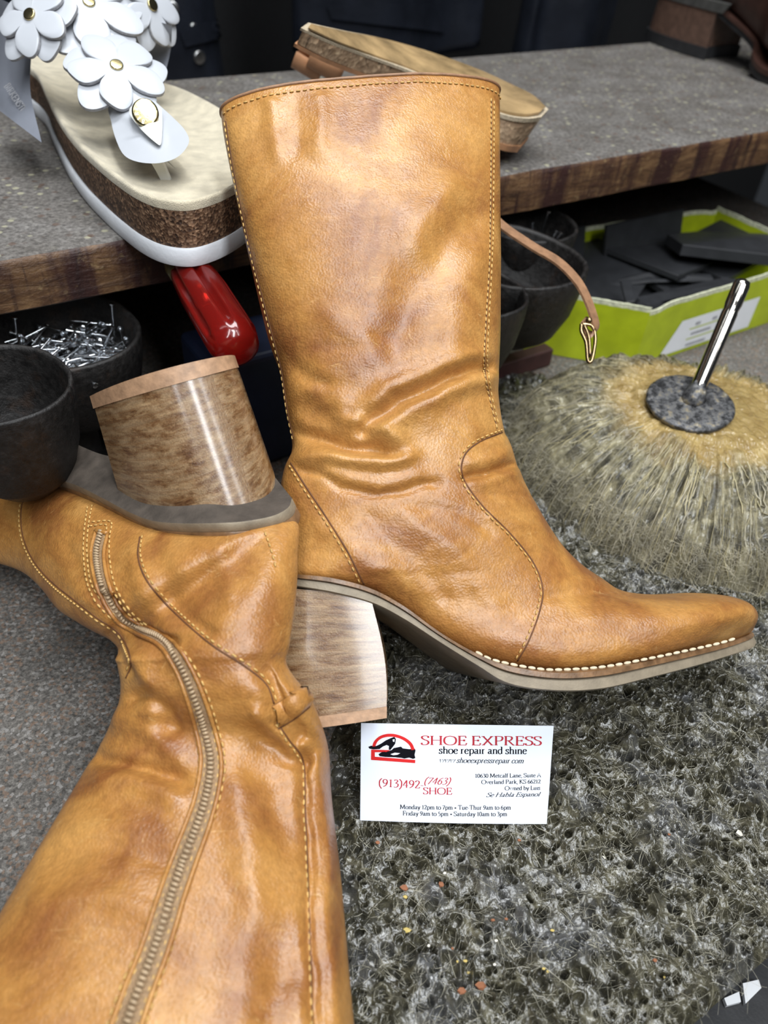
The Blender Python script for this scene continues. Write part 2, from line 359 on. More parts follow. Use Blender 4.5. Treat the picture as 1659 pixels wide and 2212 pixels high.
P = np.zeros((len(rows), n1, 3)); UVg = np.zeros((len(rows), n1, 2))
for i, (b_, z) in enumerate(rows):
    P[i] = s0*[1, 1, 0]+A[:, None]*SD+b_[:, None]*SN+EZ*z; UVg[i, :, 0] = A; UVg[i, :, 1] = dist[i]
F = gridf(len(rows), n1); fm = [0 if f[0]//n1 < 3 else 1 for f in F]
mesh('board', P, F, None, sh, uv=UVg.reshape(-1, 2), mats=[M['shelftop'], M['woodedge']], fm=fm, sharp=50)
for a in (-.45, 1.1):
    V, F = box(shp(a, .16, (SZ-ST)/2), SD, SN, EZ, .03, .24, SZ-ST); mesh('support', V, F, M['woodedge'], sh, smooth=False)
V, F = box(shp(.3, .285, (SZ-ST)/2), SD, SN, EZ, 1.6, .012, SZ-ST); mesh('back_panel', V, F, M['dark'], sh, smooth=False)
#@@BOOTS
# ------------------------------------------------------------------ lofted leather uppers
def loft(A, B, N, tn, tf, pa, pb, m, nphi):
    k = len(A); D = np.hstack([A, B, N, np.c_[tn, tf, pa, pb]]); D = crv(D, m)
    A, B, N = D[:, :3], D[:, 3:6], D[:, 6:9]; tn, tf, pa, pb = D[:, 9:10], D[:, 10:11], D[:, 11:12], D[:, 12:13]
    X = (B-A)/2; C = (A+B)/2; xl = np.linalg.norm(X, axis=1)[:, None]+1e-9; N = N-X*((N*X).sum(1)[:, None]/xl**2); N /= np.linalg.norm(N, axis=1)[:, None]
    ph = np.linspace(0, 2*pi, nphi, endpoint=False)[None]; c, s = np.cos(ph), np.sin(ph)
    p = np.where(c > 0, pb, pa)
    x = np.sign(c)*np.abs(c)**(2/p); y = np.sign(s)*np.abs(s)**(2/p); t = np.where(s > 0, tn, tf)
    V = C[:, None]+X[:, None]*x[..., None]+N[:, None]*(y*t)[..., None]
    return V, N, y
def segdist(x, y, pl):
    d = np.full(x.shape, 1e9)
    for (ax, ay), (bx, by) in zip(pl[:-1], pl[1:]):
        l2 = (bx-ax)**2+(by-ay)**2; t = np.clip(((x-ax)*(bx-ax)+(y-ay)*(by-ay))/l2, 0, 1)
        d = np.minimum(d, np.hypot(x-ax-t*(bx-ax), y-ay-t*(by-ay)))
    return d
def wrinkle(V, N, y, folds, seed):
    px_, py_ = topx(V); dis = np.zeros(px_.shape)
    wx = px_+16*fbm(px_/70, py_/70, 3, seed); wy = py_+16*fbm(px_/70, py_/70, 3, seed+9)
    for amp, s, pl in folds: dis += amp*np.exp(-(segdist(wx, wy, crv(pl, len(pl)*4))/s)**2)
    dis += .0011*fbm(px_/150, py_/150, 3, seed+3)+.00035*fbm(px_/32, py_/32, 3, seed+4)
    return V+N[:, None]*(dis*np.clip(y*1.6, 0, 1))[..., None]
class Skin:
    def __init__(s, V, F):
        s.v = [Vector(p) for p in np.asarray(V).reshape(-1, 3)]; s.t = BVHTree.FromPolygons(s.v, F)
    def hit(s, x, y):
        h = s.t.ray_cast(Vector(CAM), Vector(ray(x, y)))
        return (np.array(h[0]), np.array(h[1])) if h[0] is not None else (None, None)
    def near(s, p):
        h = s.t.find_nearest(Vector(p)); return np.array(h[0]), np.array(h[1])
    def line(s, pl, n=None):
        q = crv(pl, n or len(pl)*10); P = []; Nn = []
        for x, y in q:
            a, b = s.hit(x, y)
            if a is not None: P.append(a); Nn.append(b if b@(CAM-a) > 0 else -b)
        return np.array(P), np.array(Nn)
def stitch(mb, P, Nn, length=.0021, gap=.0011, r=.00045, off=.00035):
    Q = even(np.hstack([P, Nn]), .0004); st = max(1, int((length+gap)/.0004)); ln = max(2, int(length/.0004))
    for i in range(0, len(Q)-ln, st):
        p = Q[i:i+ln+1, :3]+Q[i:i+ln+1, 3:]*off; k = len(p); prof = np.sin(np.linspace(.25, pi-.25, k))**.5
        V, F = tube(p, r*prof, 5); mb.add(V, F)
def ridge(mb, P, Nn, r=.00042, off=-.0001):
    Q = even(np.hstack([P, Nn]), .0012)
    if len(Q) > 2: V, F = tube(Q[:, :3]+Q[:, 3:]*off, r, 6); mb.add(V, F)

# ---- standing boot, leaning back on the shelf
a0 = az(800, 1556, .0295); b0 = az(1200, 1492, .0295); BD = nrm(b0-a0); eps = radians(40)
BS = cos(eps)*np.array([-BD[1], BD[0], 0])+sin(eps)*EZ; BN = np.cross(BD, BS)
def bp(x, y, w=0.): return ap(x, y, a0+BN*w, BN)
S1 = [((477,243),(1077,203),.019,.022,0,2.3,2.3),((484,295),(1077,262),.022,.024,0,2.3,2.3),((505,400),(1076,380),.027,.03,0,2.3,2.3),((540,560),(1075,560),.033,.033,0,2.3,2.3),
 ((578,720),(1073,720),.034,.034,0,2.3,2.3),((605,800),(1070,790),.034,.034,0,2.3,2.3),((617,880),(1068,860),.033,.033,0,2.3,2.3),((630,940),(1078,930),.032,.032,0,2.3,2.3),((630,975),(1097,975),.031,.031,0,2.3,2.3),
 ((614,1012),(1107,1005),.031,.031,0,2.3,2.3),((606,1060),(1125,1045),.031,.031,0,2.3,2.2),((608,1130),(1160,1110),.032,.032,0,2.3,2.2),((614,1190),(1195,1165),.032,.032,.004,2.5,2.2),((622,1243),(1225,1200),.031,.031,.012,3,2.2),
 ((720,1258),(1258,1228),.030,.030,.024,4,2.1),((800,1278),(1293,1252),.030,.030,.026,4,2.1),((870,1315),(1323,1272),.030,.030,.026,4,2.1),((940,1366),(1355,1281),.033,.033,.028,4,2.1),((1020,1412),(1395,1284),.037,.037,.032,4,2.1),
 ((1100,1442),(1435,1283),.039,.039,.035,4,2.1),((1200,1456),(1482,1281),.040,.04,.036,4,2.2),((1300,1449),(1525,1284),.039,.039,.034,4,2.3),((1400,1431),(1560,1291),.035,.035,.030,4,2.4),((1490,1410),(1588,1303),.028,.028,.024,3.4,2.5),
 ((1560,1393),(1607,1322),.019,.019,.014,3,2.5),((1606,1376),(1616,1350),.007,.007,.004,2.4,2.4)]
A = np.array([bp(*s[0], s[4]) for s in S1]); B = np.array([bp(*s[1]) for s in S1]); A -= (A-a0)@BN[:, None]*BN if False else 0
A = np.array([p-BN*((p-a0)@BN) for p in A])
tn = [s[2] for s in S1]
V, N, y = loft(A, B, np.tile(BN, (len(S1), 1)), tn, [s[3] for s in S1], [s[5] for s in S1], [s[6] for s in S1], 330, 170)
folds1 = [(-.0060,15,[(790,925),(830,885),(890,850),(960,818),(1055,796)]),(.0040,26,[(830,905),(900,880),(980,845),(1050,825)]),(.003,22,[(780,880),(850,835),(940,795),(1040,775)]),
 (-.0050,17,[(640,925),(700,945),(770,968),(850,968)]),(.0045,20,[(740,905),(800,918),(848,940),(850,955)]),(.0045,20,[(650,985),(720,985),(800,992),(870,985)]),(-.003,30,[(660,870),(720,905),(780,890)]),
 (-.0022,9,[(645,1005),(690,1030),(740,1058),(840,1066),(950,1046)]),(.0016,16,[(700,1025),(800,1040),(900,1030)]),(-.0035,45,[(1010,470),(940,540),(890,640),(850,720)]),(.003,36,[(975,420),(925,480),(905,520)]),
 (.0025,40,[(1030,560),(1000,680),(980,760)]),(-.0035,8,[(1012,1036),(1060,1016),(1112,1004)]),(.0016,12,[(1030,1050),(1110,1022)]),(.0016,14,[(1020,1000),(1095,980)]),(-.0014,9,[(1045,945),(1100,928)]),
 (.0016,13,[(588,215),(592,280),(602,345)]),(.0013,15,[(690,220),(688,330)]),(-.001,14,[(640,215),(645,330)]),(-.002,18,[(590,770),(640,800),(700,830)]),(.0022,24,[(600,830),(680,850),(740,870)]),
 (-.0012,18,[(1060,850),(960,870),(880,900)]),(.0015,30,[(720,700),(800,760),(700,800)]),(.0014,22,[(700,1130),(760,1180),(830,1230)]),(-.0012,18,[(800,1120),(880,1200),(960,1290)]),(.0015,25,[(880,1110),(980,1200),(1060,1300)]),(-.001,10,[(880,1090),(1000,1110),(1060,1160)]),
 (-.001,9,[(1060,1070),(1150,1075)]),(.001,12,[(1060,1120),(1170,1140)]),(-.0011,12,[(1180,1290),(1280,1280),(1360,1290)])]
V = wrinkle(V, N, y, folds1, 21)
boot1 = thing('tan_leather_boot', 'tan leather boot standing tilted against the shelf with its toe pointing right', 'boot', a0-EZ*.029, 'pair of tan heeled boots')
def upper(V, parent, nphi, thick=.0025, depth=14):
    m = V.shape[0]; c = V.mean(1, keepdims=True); ax = nrm(c[8, 0]-c[0, 0])
    inn = [c[0]+(V[0]-c[0])*.955+ax*.0006, c[3]+(V[3]-c[3])*.93, c[depth]+(V[depth]-c[depth])*.9, c[40]+(V[40]-c[40])*.86]
    W = np.vstack([np.array(inn)[::-1].reshape(-1, 3), V.reshape(-1, 3)]); k = len(inn)
    F = gridf(m+k, nphi, True); fm = [1 if f[0] < (k-1)*nphi else 0 for f in F]
    F += [tuple(range(nphi)), tuple(range((m+k-1)*nphi, (m+k)*nphi))[::-1]]; fm += [1, 0]
    return mesh('upper', W, F, None, parent, mats=[M['tan'], M['inside']], fm=fm)
upper(V, boot1, 170)
skin1 = Skin(V, gridf(330, 170, True))
th, sm = MB(), MB()
def seam(skin, pl, rows=((0, 0),), ridge_r=.00042, off2=None, ridge_on=True, n=None, L=.0022, own=None, name='stitching'):
    own = own or boot1
    P, Nn = skin.line(pl, n)
    if len(P) < 3: return
    T = np.gradient(P, axis=0); T /= np.linalg.norm(T, axis=1)[:, None]+1e-9; S = np.cross(T, Nn)
    if ridge_on: sm = MB(); ridge(sm, P, Nn, ridge_r); sm.build('seam_fold', M['seam'], own)
    for o, _ in rows:
        th = MB(); Q = P+S*o; H_ = [skin.near(q) for q in Q]; stitch(th, np.array([h[0] for h in H_]), Nn, L); th.build(name, M['thread'], own)
seam(skin1, [(628,1000),(660,1050),(700,1110),(750,1190),(786,1262)], ((.0013, 0),))
seam(skin1, [(1090,932),(1035,955),(1003,985),(1000,1030),(1040,1090),(1100,1150),(1150,1212),(1172,1268),(1166,1320),(1142,1385),(1118,1428)], ((.0013, 0),))
seam(skin1, [(1062,215),(1061,400),(1058,560),(1050,700),(1047,790),(1058,860),(1074,925)], ((.0008, 0), (-.0016, 0)))
seam(skin1, [(488,262),(507,380),(543,545),(582,700),(607,795),(622,890),(634,945)], ((.0012, 0),))
for k in (5,):
    ph = np.arange(3, 83); P = V[k, ph]; Nn = np.tile(BN, (len(ph), 1)); Q = [skin1.near(p) for p in P]; stitch(th, P, np.array([q[1] for q in Q]), .0024, .0011)
th.build('rim_stitching', M['thread'], boot1)
# rolled rim
V2, F2 = tube(np.vstack([V[0], V[0][:1]])+(V[0]-V[4]).mean(0)*.1, .0008, 8, False); mesh('rim_binding', V2, F2, M['strapleather'], boot1)
# welt, outsole
hw = lambda i: i
SOLE1 = [((612,1239),(612,1262),.006,.004),((624,1239),(622,1264),.020,.014),((645,1241),(645,1268),.029,.022),((720,1249),(720,1281),.033,.027),((800,1271),(803,1303),.032,.028),((870,1308),(872,1338),.030,.027),((950,1366),(950,1388),.033,.028),((1030,1412),(1030,1438),.039,.03),
 ((1100,1438),(1100,1479),.042,.03),((1200,1452),(1200,1494),.0435,.03),((1300,1446),(1300,1490),.042,.03),((1400,1427),(1400,1467),.037,.028),((1500,1405),(1500,1441),.030,.022),((1570,1388),(1575,1418),.021,.015),((1612,1373),(1625,1400),.010,.007),((1624,1366),(1634,1388),.003,.002)]
def solemesh(S, f0, f1, grow, far_same=True):
    T = np.array([bp(*s[0], s[2]) for s in S]); Bm = np.array([bp(*s[1], s[2]) for s in S]); wv = np.array([[s[2]] for s in S])
    T = np.array([p-BN*((p-a0)@BN) for p in T]); Bm = np.array([p-BN*((p-a0)@BN) for p in Bm])
    D = crv(np.hstack([T, Bm, wv]), 110); T, Bm, wv = D[:, :3], D[:, 3:6], np.abs(D[:, 6:7])+grow
    a = T+(Bm-T)*f0; b = T+(Bm-T)*f1; e = .12
    rings = np.stack([a+BN*wv*.97, a+(b-a)*e+BN*wv, a+(b-a)*(1-e)+BN*wv, b+BN*wv*.97, b-BN*wv*.97, a+(b-a)*(1-e)-BN*wv, a+(b-a)*e-BN*wv, a-BN*wv*.97], 1)
    F = gridf(110, 8, True)+[tuple(range(8)), tuple(range(109*8, 110*8))[::-1]]
    return rings, F
R, F = solemesh(SOLE1, -.02, .34, .0010); mesh('welt', R, F, M['welt'], boot1, sharp=40)
R, F = solemesh(SOLE1, .34, 1., .0); mesh('outsole', R, F, M['outsole'], boot1, sharp=40)
wt = MB(); P = crv([bp(x, y, .0385) for x, y in [(1028,1408),(1060,1424),(1100,1434),(1150,1443),(1200,1447),(1300,1441),(1400,1423),(1500,1402),(1560,1388),(1600,1375)]], 120); Nn = np.tile(nrm(BN+BS), (120, 1)); stitch(wt, P, Nn, .0034, .0006, .00075, 0); wt.build('welt_stitching', M['pale_thread'], boot1)
# heel block
def heel(cen, back, wid, ax, rows, name, mat, parent, n=64, tilt=0., skew=0.):
    """rows: (height along ax, breast offset, back offset, half width); D-shaped section, flat at the breast"""
    V = []; U = []
    for h, br, bk, hw_ in rows:
        ring = []
        for k in range(n):
            a = 2*pi*k/n
            if cos(a) >= 0: p = (bk+br)*abs(cos(a))**.8-br; q = hw_*(1 if sin(a) >= 0 else -1)*abs(sin(a))**.9
            else:
                q = hw_*np.clip(sin(a)*1.0, -1, 1); tt = 1-abs(sin(a)); p = -br+.004*sin(min(1, tt*2)*pi/2)
            p -= skew*max(0, -sin(a))*(1 if cos(a) < 0 else (1-cos(a))**3)
            ring.append(cen+back*p+wid*q+ax*(h+tilt*p*(1-(h-rows[0][0])/(rows[-1][0]-rows[0][0])))); U.append((a*.03, h))
        V.append(ring)
    V = np.array(V); F = gridf(len(rows), n, True)+[tuple(range(n))[::-1], tuple(range((len(rows)-1)*n, len(rows)*n))]
    return mesh(name, V, F, mat, parent, uv=U, sharp=50)
W1 = .0305
tb = bp(806, 1300, W1); bb_ = bp(842, 1549, W1*.93); hax = nrm((bb_-tb)-BN*((bb_-tb)@BN)); HL = np.linalg.norm(bb_-tb)
cen = tb-BN*W1-BD*.03
def hrows(fr_, L, br0, br1, bk0, bk1, w0, w1): return [(L*f, br0+(br1-br0)*f+.002*sin(f*pi), bk0+(bk1-bk0)*f, w0+(w1-w0)*f) for f in fr_]
ax1 = hax; backd = -BD
cen = tb-BN*W1+backd*.030
lf = .905
heel(cen, backd, BN, ax1, hrows(np.linspace(-.19, lf, 12), HL, .030, .0285, .031, .026, W1, W1*.95), 'heel', M['stack'], boot1, tilt=-.22, skew=.012)
heel(cen, backd, BN, ax1, hrows(np.linspace(lf, 1.0, 3), HL, .030, .0285, .031, .0265, W1*1.01, W1*.965), 'heel_lift', M['lift'], boot1, skew=.012)

# ---- second boot lying on its side, heel towards the shelf, zip uppermost
S2 = [((-560,2960),.030,(830,2960),.03,.028,.028),((-330,2600),.032,(800,2600),.033,.030,.028),((-190,2350),.034,(778,2350),.035,.030,.03),((-75,2130),.034,(757,2130),.037,.030,.03),((60,1900),.036,(737,1900),.041,.031,.03),((165,1720),.040,(716,1720),.049,.028,.024),((235,1605),.046,(709,1625),.060,.026,.020),
 ((268,1545),.055,(692,1565),.074,.025,.018),((281,1492),.062,(663,1505),.085,.024,.018),((284,1440),.065,(610,1438),.094,.023,.016),((281,1426),.066,(616,1390),.099,.024,.016),((275,1413),.066,(634,1290),.105,.026,.016),((266,1402),.066,(641,1205),.110,.026,.016),((252,1388),.065,(632,1122),.113,.025,.018),
 ((215,1347),.062,(480,1150),.1155,.024,.022),((150,1298),.056,(300,1131),.102,.024,.022),((85,1257),.048,(180,1073),.083,.023,.022),((0,1212),.037,(60,1040),.052,.021,.022),((-100,1178),.030,(-90,1058),.035,.018,.018),((-250,1130),.028,(-210,1070),.030,.010,.012)]
A = np.array([az(*s[0], s[1]) for s in S2]); B = np.array([az(*s[2], s[3]) for s in S2])
N0 = np.array([nrm(CAM-(a+b)/2) for a, b in zip(A, B)])
for i in range(9): k = min(1, max(0, (i-3)/6)); N0[i] = nrm(N0[i]*[.3+.7*k, .3+.7*k, 1])
pb2 = [2.4]*12+[2.1]+[2.]*7
V, N, y = loft(A, B, N0, [s[4] for s in S2], [s[5] for s in S2], [2.3]*12+[2.1]+[2.]*7, pb2, 330, 170)
folds2 = [(-.0042,15,[(232,1300),(262,1345),(310,1372),(360,1395)]),(.003,24,[(290,1420),(320,1470),(330,1540)]),(-.004,20,[(285,1500),(330,1510),(370,1560)]),(.003,22,[(260,1560),(330,1580),(390,1640)]),(-.0035,17,[(220,1640),(300,1660),(390,1690)]),(.0025,25,[(220,1690),(300,1700),(380,1730)]),
 (-.0055,20,[(570,1450),(590,1500),(610,1545),(640,1580)]),(.0025,18,[(615,1450),(640,1480),(660,1500)]),(-.004,22,[(560,1590),(610,1625),(660,1640)]),(.0045,22,[(560,1545),(600,1580),(640,1610)]),(-.0032,10,[(600,1560),(640,1610),(656,1650),(662,1800),(668,1950),(676,2212)]),(.003,16,[(690,1640),(700,1720),(712,1900),(725,2212)]),
 (-.003,45,[(560,1640),(600,1760),(640,1850)]),(.0024,40,[(520,1700),(540,1850),(560,2000)]),(-.003,40,[(590,2020),(600,2110),(580,2212)]),(.002,20,[(480,1180),(490,1280)]),(-.002,20,[(330,1200),(380,1300),(440,1370)]),(.002,22,[(290,1190),(310,1280),(360,1350)]),(-.0015,12,[(150,1180),(190,1260),(250,1340)]),(.0018,30,[(100,1150),(150,1230),(200,1290)]),(-.002,14,[(240,1370),(280,1450)]),
 (-.0018,30,[(130,1850),(250,1830),(370,1870)]),(.0016,28,[(90,1950),(220,1940),(340,1980)]),(.0015,40,[(500,1330),(560,1250),(600,1180)])]
V = wrinkle(V, N, y, folds2, 55)
boot2 = thing('tan_leather_boot', 'tan leather boot lying on its side with zip up and wooden heel in the air', 'boot', (-.07, .12, 0), 'pair of tan heeled boots')
upper(V, boot2, 170)
skin2 = Skin(V, gridf(330, 170, True))
th, sm = MB(), MB()
seam(skin2, [(302,1160),(298,1200),(312,1245),(345,1290),(400,1345),(460,1395),(530,1440),(575,1478),(592,1520)], ((-.0012, 0),), own=boot2)
seam(skin2, [(598,1560),(625,1600),(655,1645),(659,1740),(664,1860),(669,2000),(676,2230)], ((.0012, 0),), own=boot2)
seam(skin2, [(60,1065),(46,1100),(50,1160),(75,1215),(115,1260),(165,1300),(210,1335),(260,1372),(283,1430),(272,1465)], ((.0012, 0),), own=boot2)
seam(skin2, [(572,1150),(585,1185),(597,1235)], ((0, 0),), ridge_on=False, own=boot2)
seam(skin2, [(190,1095),(183,1150),(182,1200),(190,1260),(215,1310),(262,1352),(310,1378),(345,1398),(378,1440),(400,1500),(420,1575),(430,1640),(424,1700),(402,1770),(370,1850),(336,1940),(303,2040),(262,2130),(228,2225)], ((0, 0), (-.0022, 0)), ridge_on=False, own=boot2, name='zip_stitching')
seam(skin2, [(200,1128),(240,1128),(238,1160),(238,1205),(250,1265),(282,1318),(322,1352),(372,1383),(412,1425),(445,1490),(470,1565),(486,1640),(480,1705),(460,1775),(430,1855),(400,1945),(372,2045),(336,2150),(310,2230)], ((0, 0), (.0024, 0)), ridge_on=False, own=boot2, name='zip_stitching')
seam(skin2, [(588,1528),(625,1506),(658,1480)], ((.0012, 0),), ridge_r=.0006, own=boot2); seam(skin2, [(600,1574),(636,1552),(668,1526)], ((-.0012, 0),), ridge_r=.0006, own=boot2)
# zip: tape with a coil of teeth, lips either side
zc = crv([(222,1152),(213,1200),(224,1262),(252,1322),(298,1358),(348,1383),(388,1425),(418,1490),(442,1565),(456,1640),(451,1702),(430,1775),(400,1855),(368,1945),(337,2045),(297,2150),(268,2235)], 170)
zw = np.interp(np.linspace(0, 1, 170), [0, .06, .25, .4, .6, 1], [13, 14, 12, 16, 23, 31])
T = np.gradient(zc, axis=0); T /= np.linalg.norm(T, axis=1)[:, None]; nn = np.stack([-T[:, 1], T[:, 0]], 1)
rows = []; 
for x, y_ in zip(zc, zw*0+1): pass
Pz = []; Nz = []
for i in range(170):
    r_ = []
    for k in (-1, -.66, -.33, 0, .33, .66, 1):
        q = zc[i]+nn[i]*zw[i]*k; p, nv = skin2.hit(*q)
        if p is None: p, nv = skin2.near(ad(*q, .3))
        if nv@(CAM-p) < 0: nv = -nv
        r_.append(p+nv*(.0009-.0004*abs(k)))
    Pz.append(r_); Nz.append(nv)
Pz = np.array(Pz); tape = mesh('zip_tape', Pz, gridf(170, 7), M['ziptape'], boot2)
tm = MB(); cl = even(np.hstack([Pz[:, 3], Pz[:, 4]-Pz[:, 2], np.array(Nz)]), .0016)
for q in cl:
    c_, s_, nv = q[:3], q[3:6], nrm(q[6:9]); wv = s_*.5; c_ = c_+nv*.0003
    V_, F_ = tube(np.array([c_-wv, c_-wv*.4+nv*.0007, c_+wv*.4+nv*.0007, c_+wv]), [.0004, .00058, .00058, .0004], 6); tm.add(V_, F_)
tm.build('zip_teeth', M['zipteeth'], tape)
lp = MB()
for k, sg in ((0, -1), (6, 1)):
    V_, F_ = tube(even(Pz[:, k]+np.array(Nz)*.0002, .002), .00085, 6); lp.add(V_, F_)
V_, F_ = tube(Pz[0]+np.array(Nz)[0]*.0003, .001, 6); lp.add(V_, F_)
lp.build('zip_lip', M['tan'], boot2)
tabm = MB(); 
for pl, wd in (([(592,1550),(628,1528),(664,1500)], 24),):
    g = []
    for x, y_ in crv(pl, 16):
        g.append([])
        for k in np.linspace(-1, 1, 6):
            p, nv = skin2.hit(x-6*k, y_-wd*k)
            if p is None: p, nv = skin2.near(ad(x-6*k, y_-wd*k, .27))
            g[-1].append(p+nv*.0022*(1-abs(k)**6*.8)*(1 if nv@(CAM-p) > 0 else -1))
    tabm.add(np.array(g), gridf(16, 6))
tabm.build('pull_tab', M['tan'], boot2)
# sole of the second boot
t0 = az(480, 1150, .116); t1 = az(180, 1075, .088)
wd2 = nrm(ad(225, 985, .368)-ad(290, 1130, .318)); tdir = nrm(t1-t0)
E_ = [((640,1098),.1125,.024),((632,1118),.113,.042),((600,1136),.114,.052),((540,1148),.115,.059),((480,1152),.116,.062),((400,1152),.111,.062),((340,1145),.105,.060),((290,1125),.100,.056),((240,1098),.094,.054),((180,1068),.085,.056),((120,1050),.069,.055),((60,1042),.053,.055),((-20,1045),.043,.055),((-100,1060),.036,.05),((-180,1070),.032,.045),((-240,1075),.030,.03)]
down = nrm(np.cross(tdir, wd2)); down = down if down@UP > 0 else -down
def sole2(f0, f1, grow, shift=0):
    P = np.array([az(*e[0], e[1]) for e in E_]); W_ = np.array([[e[2]] for e in E_]); W_[0] *= .8
    D = crv(np.hstack([P, W_]), 110); P, W_ = D[:, :3], D[:, 3:4]
    a = P-wd2*grow+down*f0; b = P-wd2*grow*.8+down*f1; c_ = (W_+grow)*wd2
    off = np.zeros_like(P)
    R = np.stack([a, a+(b-a)*.15-wd2*.0004, a+(b-a)*.85-wd2*.0004, b, b+c_*.25, b+c_*.5, b+c_*.75, b+c_, a+c_], 1)
    return R, gridf(110, 9, True)+[tuple(range(9)), tuple(range(109*9, 110*9))[::-1]]
M['tread'] = plain('brown_tread_painted_shade', (.075, .060, .048), .6, var=.4, scale=120, bs=.3, bsc=900)  # brownish tread colour, darkened to paint in the shade of cup and heel
R, F = sole2(-.0022, .0022, .0030); mesh('welt', R, F, M['welt'], boot2, sharp=40)
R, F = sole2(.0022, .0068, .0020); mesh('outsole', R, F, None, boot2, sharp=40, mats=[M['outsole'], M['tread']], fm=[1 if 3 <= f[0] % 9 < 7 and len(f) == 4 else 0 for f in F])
# wooden heel standing on the seat of that sole
nL, nR = az(283, 1130, .1015), az(636, 1122, .113); hcb = (nL+nR)/2+wd2*.0275+down*.0055; htp = ad(372, 815, .333)
ra2 = radians(42); hcb = hcb+RT*.009-UP*.0045; bk0 = nrm(-tdir); b2 = nrm(bk0*cos(ra2)-wd2*sin(ra2)); w2 = nrm(-wd2*cos(ra2)-bk0*sin(ra2)); w2 = nrm(w2-b2*(w2@b2))
hax2 = nrm(htp-hcb); b2t = nrm(b2-hax2*(b2@hax2)); w2t = nrm(w2-hax2*(w2@hax2))
def heel2(f0, f1, m, grow, name, mat):
    n = 72; V = []; U = []
    for f in np.linspace(f0, f1, m):
        ring = []
        for k in range(n):
            a = 2*pi*k/n
            def pt(c_, b_, w_, br, bk, hw_):
                if cos(a) >= 0: p = (bk+br)*abs(cos(a))**.8-br
                else: p = -br+.004*sin(min(1, (1-abs(sin(a)))*2)*pi/2)
                q = hw_*np.sign(sin(a))*abs(sin(a))**.9; return c_+b_*p+w_*q
            B_ = pt(hcb, b2, w2, .0230+grow, .0350+grow, .0320+grow); T_ = pt(htp, b2t, w2t, .0190+grow, .0290+grow, .0285+grow)
            ring.append(B_+(T_-B_)*f); U.append((a*.03, f*.062))
        V.append(ring)
    F = gridf(m, n, True)+[tuple(range(n))[::-1], tuple(range((m-1)*n, m*n))]
    mesh(name, np.array(V), F, mat, boot2, uv=U, sharp=50)
heel2(0, .93, 12, 0, 'heel', M['stack']); heel2(.93, 1.03, 3, .0005, 'heel_lift', M['lift'])
# ------------------------------------------------------------------ dried glue over the bench
nx, ny = 980, 800
GU = np.linspace(-.03, .41, nx); GV = np.r_[np.linspace(-.001, .215, 590, endpoint=False), np.linspace(.215, .44, ny-590)]
def gfield():
    U_, V_ = np.meshgrid(GU, GV); X = U_*E1[0]+V_*E2[0]; Y = U_*E1[1]+V_*E2[1]
    h = .0072+.0034*fbm(X*60, Y*60, 3, 3)+.0022*fbm(X*190, Y*190, 2, 31)+.0005*fbm(X*900, Y*900, 2, 41)
    r0 = np.random.default_rng(5); dm = np.zeros_like(h)
    for k in range(12000):
        cu, cv = r0.uniform(-.03, .41), r0.uniform(0, .44); hole = k > 700
        r = r0.choice([.0008, .0012, .0018, .0027], p=[.40, .32, .21, .07])*r0.uniform(.8, 1.3) if hole else r0.uniform(.0025, .0065)
        d = r0.uniform(.0035, .0075)*min(1, r/.0014) if hole else r0.uniform(.0012, .0042)
        el = r0.uniform(.75, 1.35); sh_ = r0.uniform(-.5, .5); m = 2.2*r*max(el, 1/el)
        i0, i1 = np.searchsorted(GU, [cu-m, cu+m]); j0, j1 = np.searchsorted(GV, [cv-m, cv+m])
        if i1-i0 < 2 or j1-j0 < 2: continue
        uu, vv = U_[j0:j1, i0:i1]-cu, V_[j0:j1, i0:i1]-cv; q = np.hypot((uu+sh_*vv)*el, vv/el)/r
        if hole:
            h[j0:j1, i0:i1] += .0011*np.exp(-((q-1.25)/.35)**2); dm[j0:j1, i0:i1] = np.maximum(dm[j0:j1, i0:i1], d/(1+q**7))
        else: h[j0:j1, i0:i1] += d*np.exp(-q**2)
    h = h-dm
    eg = X+.016+.012*fbm(X*40, Y*40, 3, 77); f = np.clip(eg/.02, 0, 1)
    bk = np.clip((.40-V_)/.05+1.*fbm(X*30, Y*30, 3, 78), 0, 1); fe = np.clip((V_+.002)/.006, .0, 1)**.5
    return X, Y, np.maximum(h, .0006)*f*bk*fe-.0012*(1-f*bk), f*bk
GX, GY, GH, GF = gfield()
P = np.stack([GX, GY, GH], -1).reshape(-1, 3); ii = np.arange(nx*ny).reshape(ny, nx)
Fq = np.stack([ii[:-1, :-1], ii[:-1, 1:], ii[1:, 1:], ii[1:, :-1]], -1).reshape(-1, 4); keep = GF.reshape(-1)[Fq].min(1) > 0
gl = fmesh('dried_glue_crust', P, Fq[keep], M['glue'], fr(.16, .2, 0))
tag(gl, 'crusty olive-grey dried glue full of holes spread over the bench under the card', 'dried glue'); gl['kind'] = 'stuff'
def gz(x, y):
    a = x*E1[0]+y*E1[1]; b_ = x*E2[0]+y*E2[1]
    return GH[min(np.searchsorted(GV, b_), ny-1), min(np.searchsorted(GU, a), nx-1)]
r1 = np.random.default_rng(8); SV = []; SQ = []; nb_ = 0
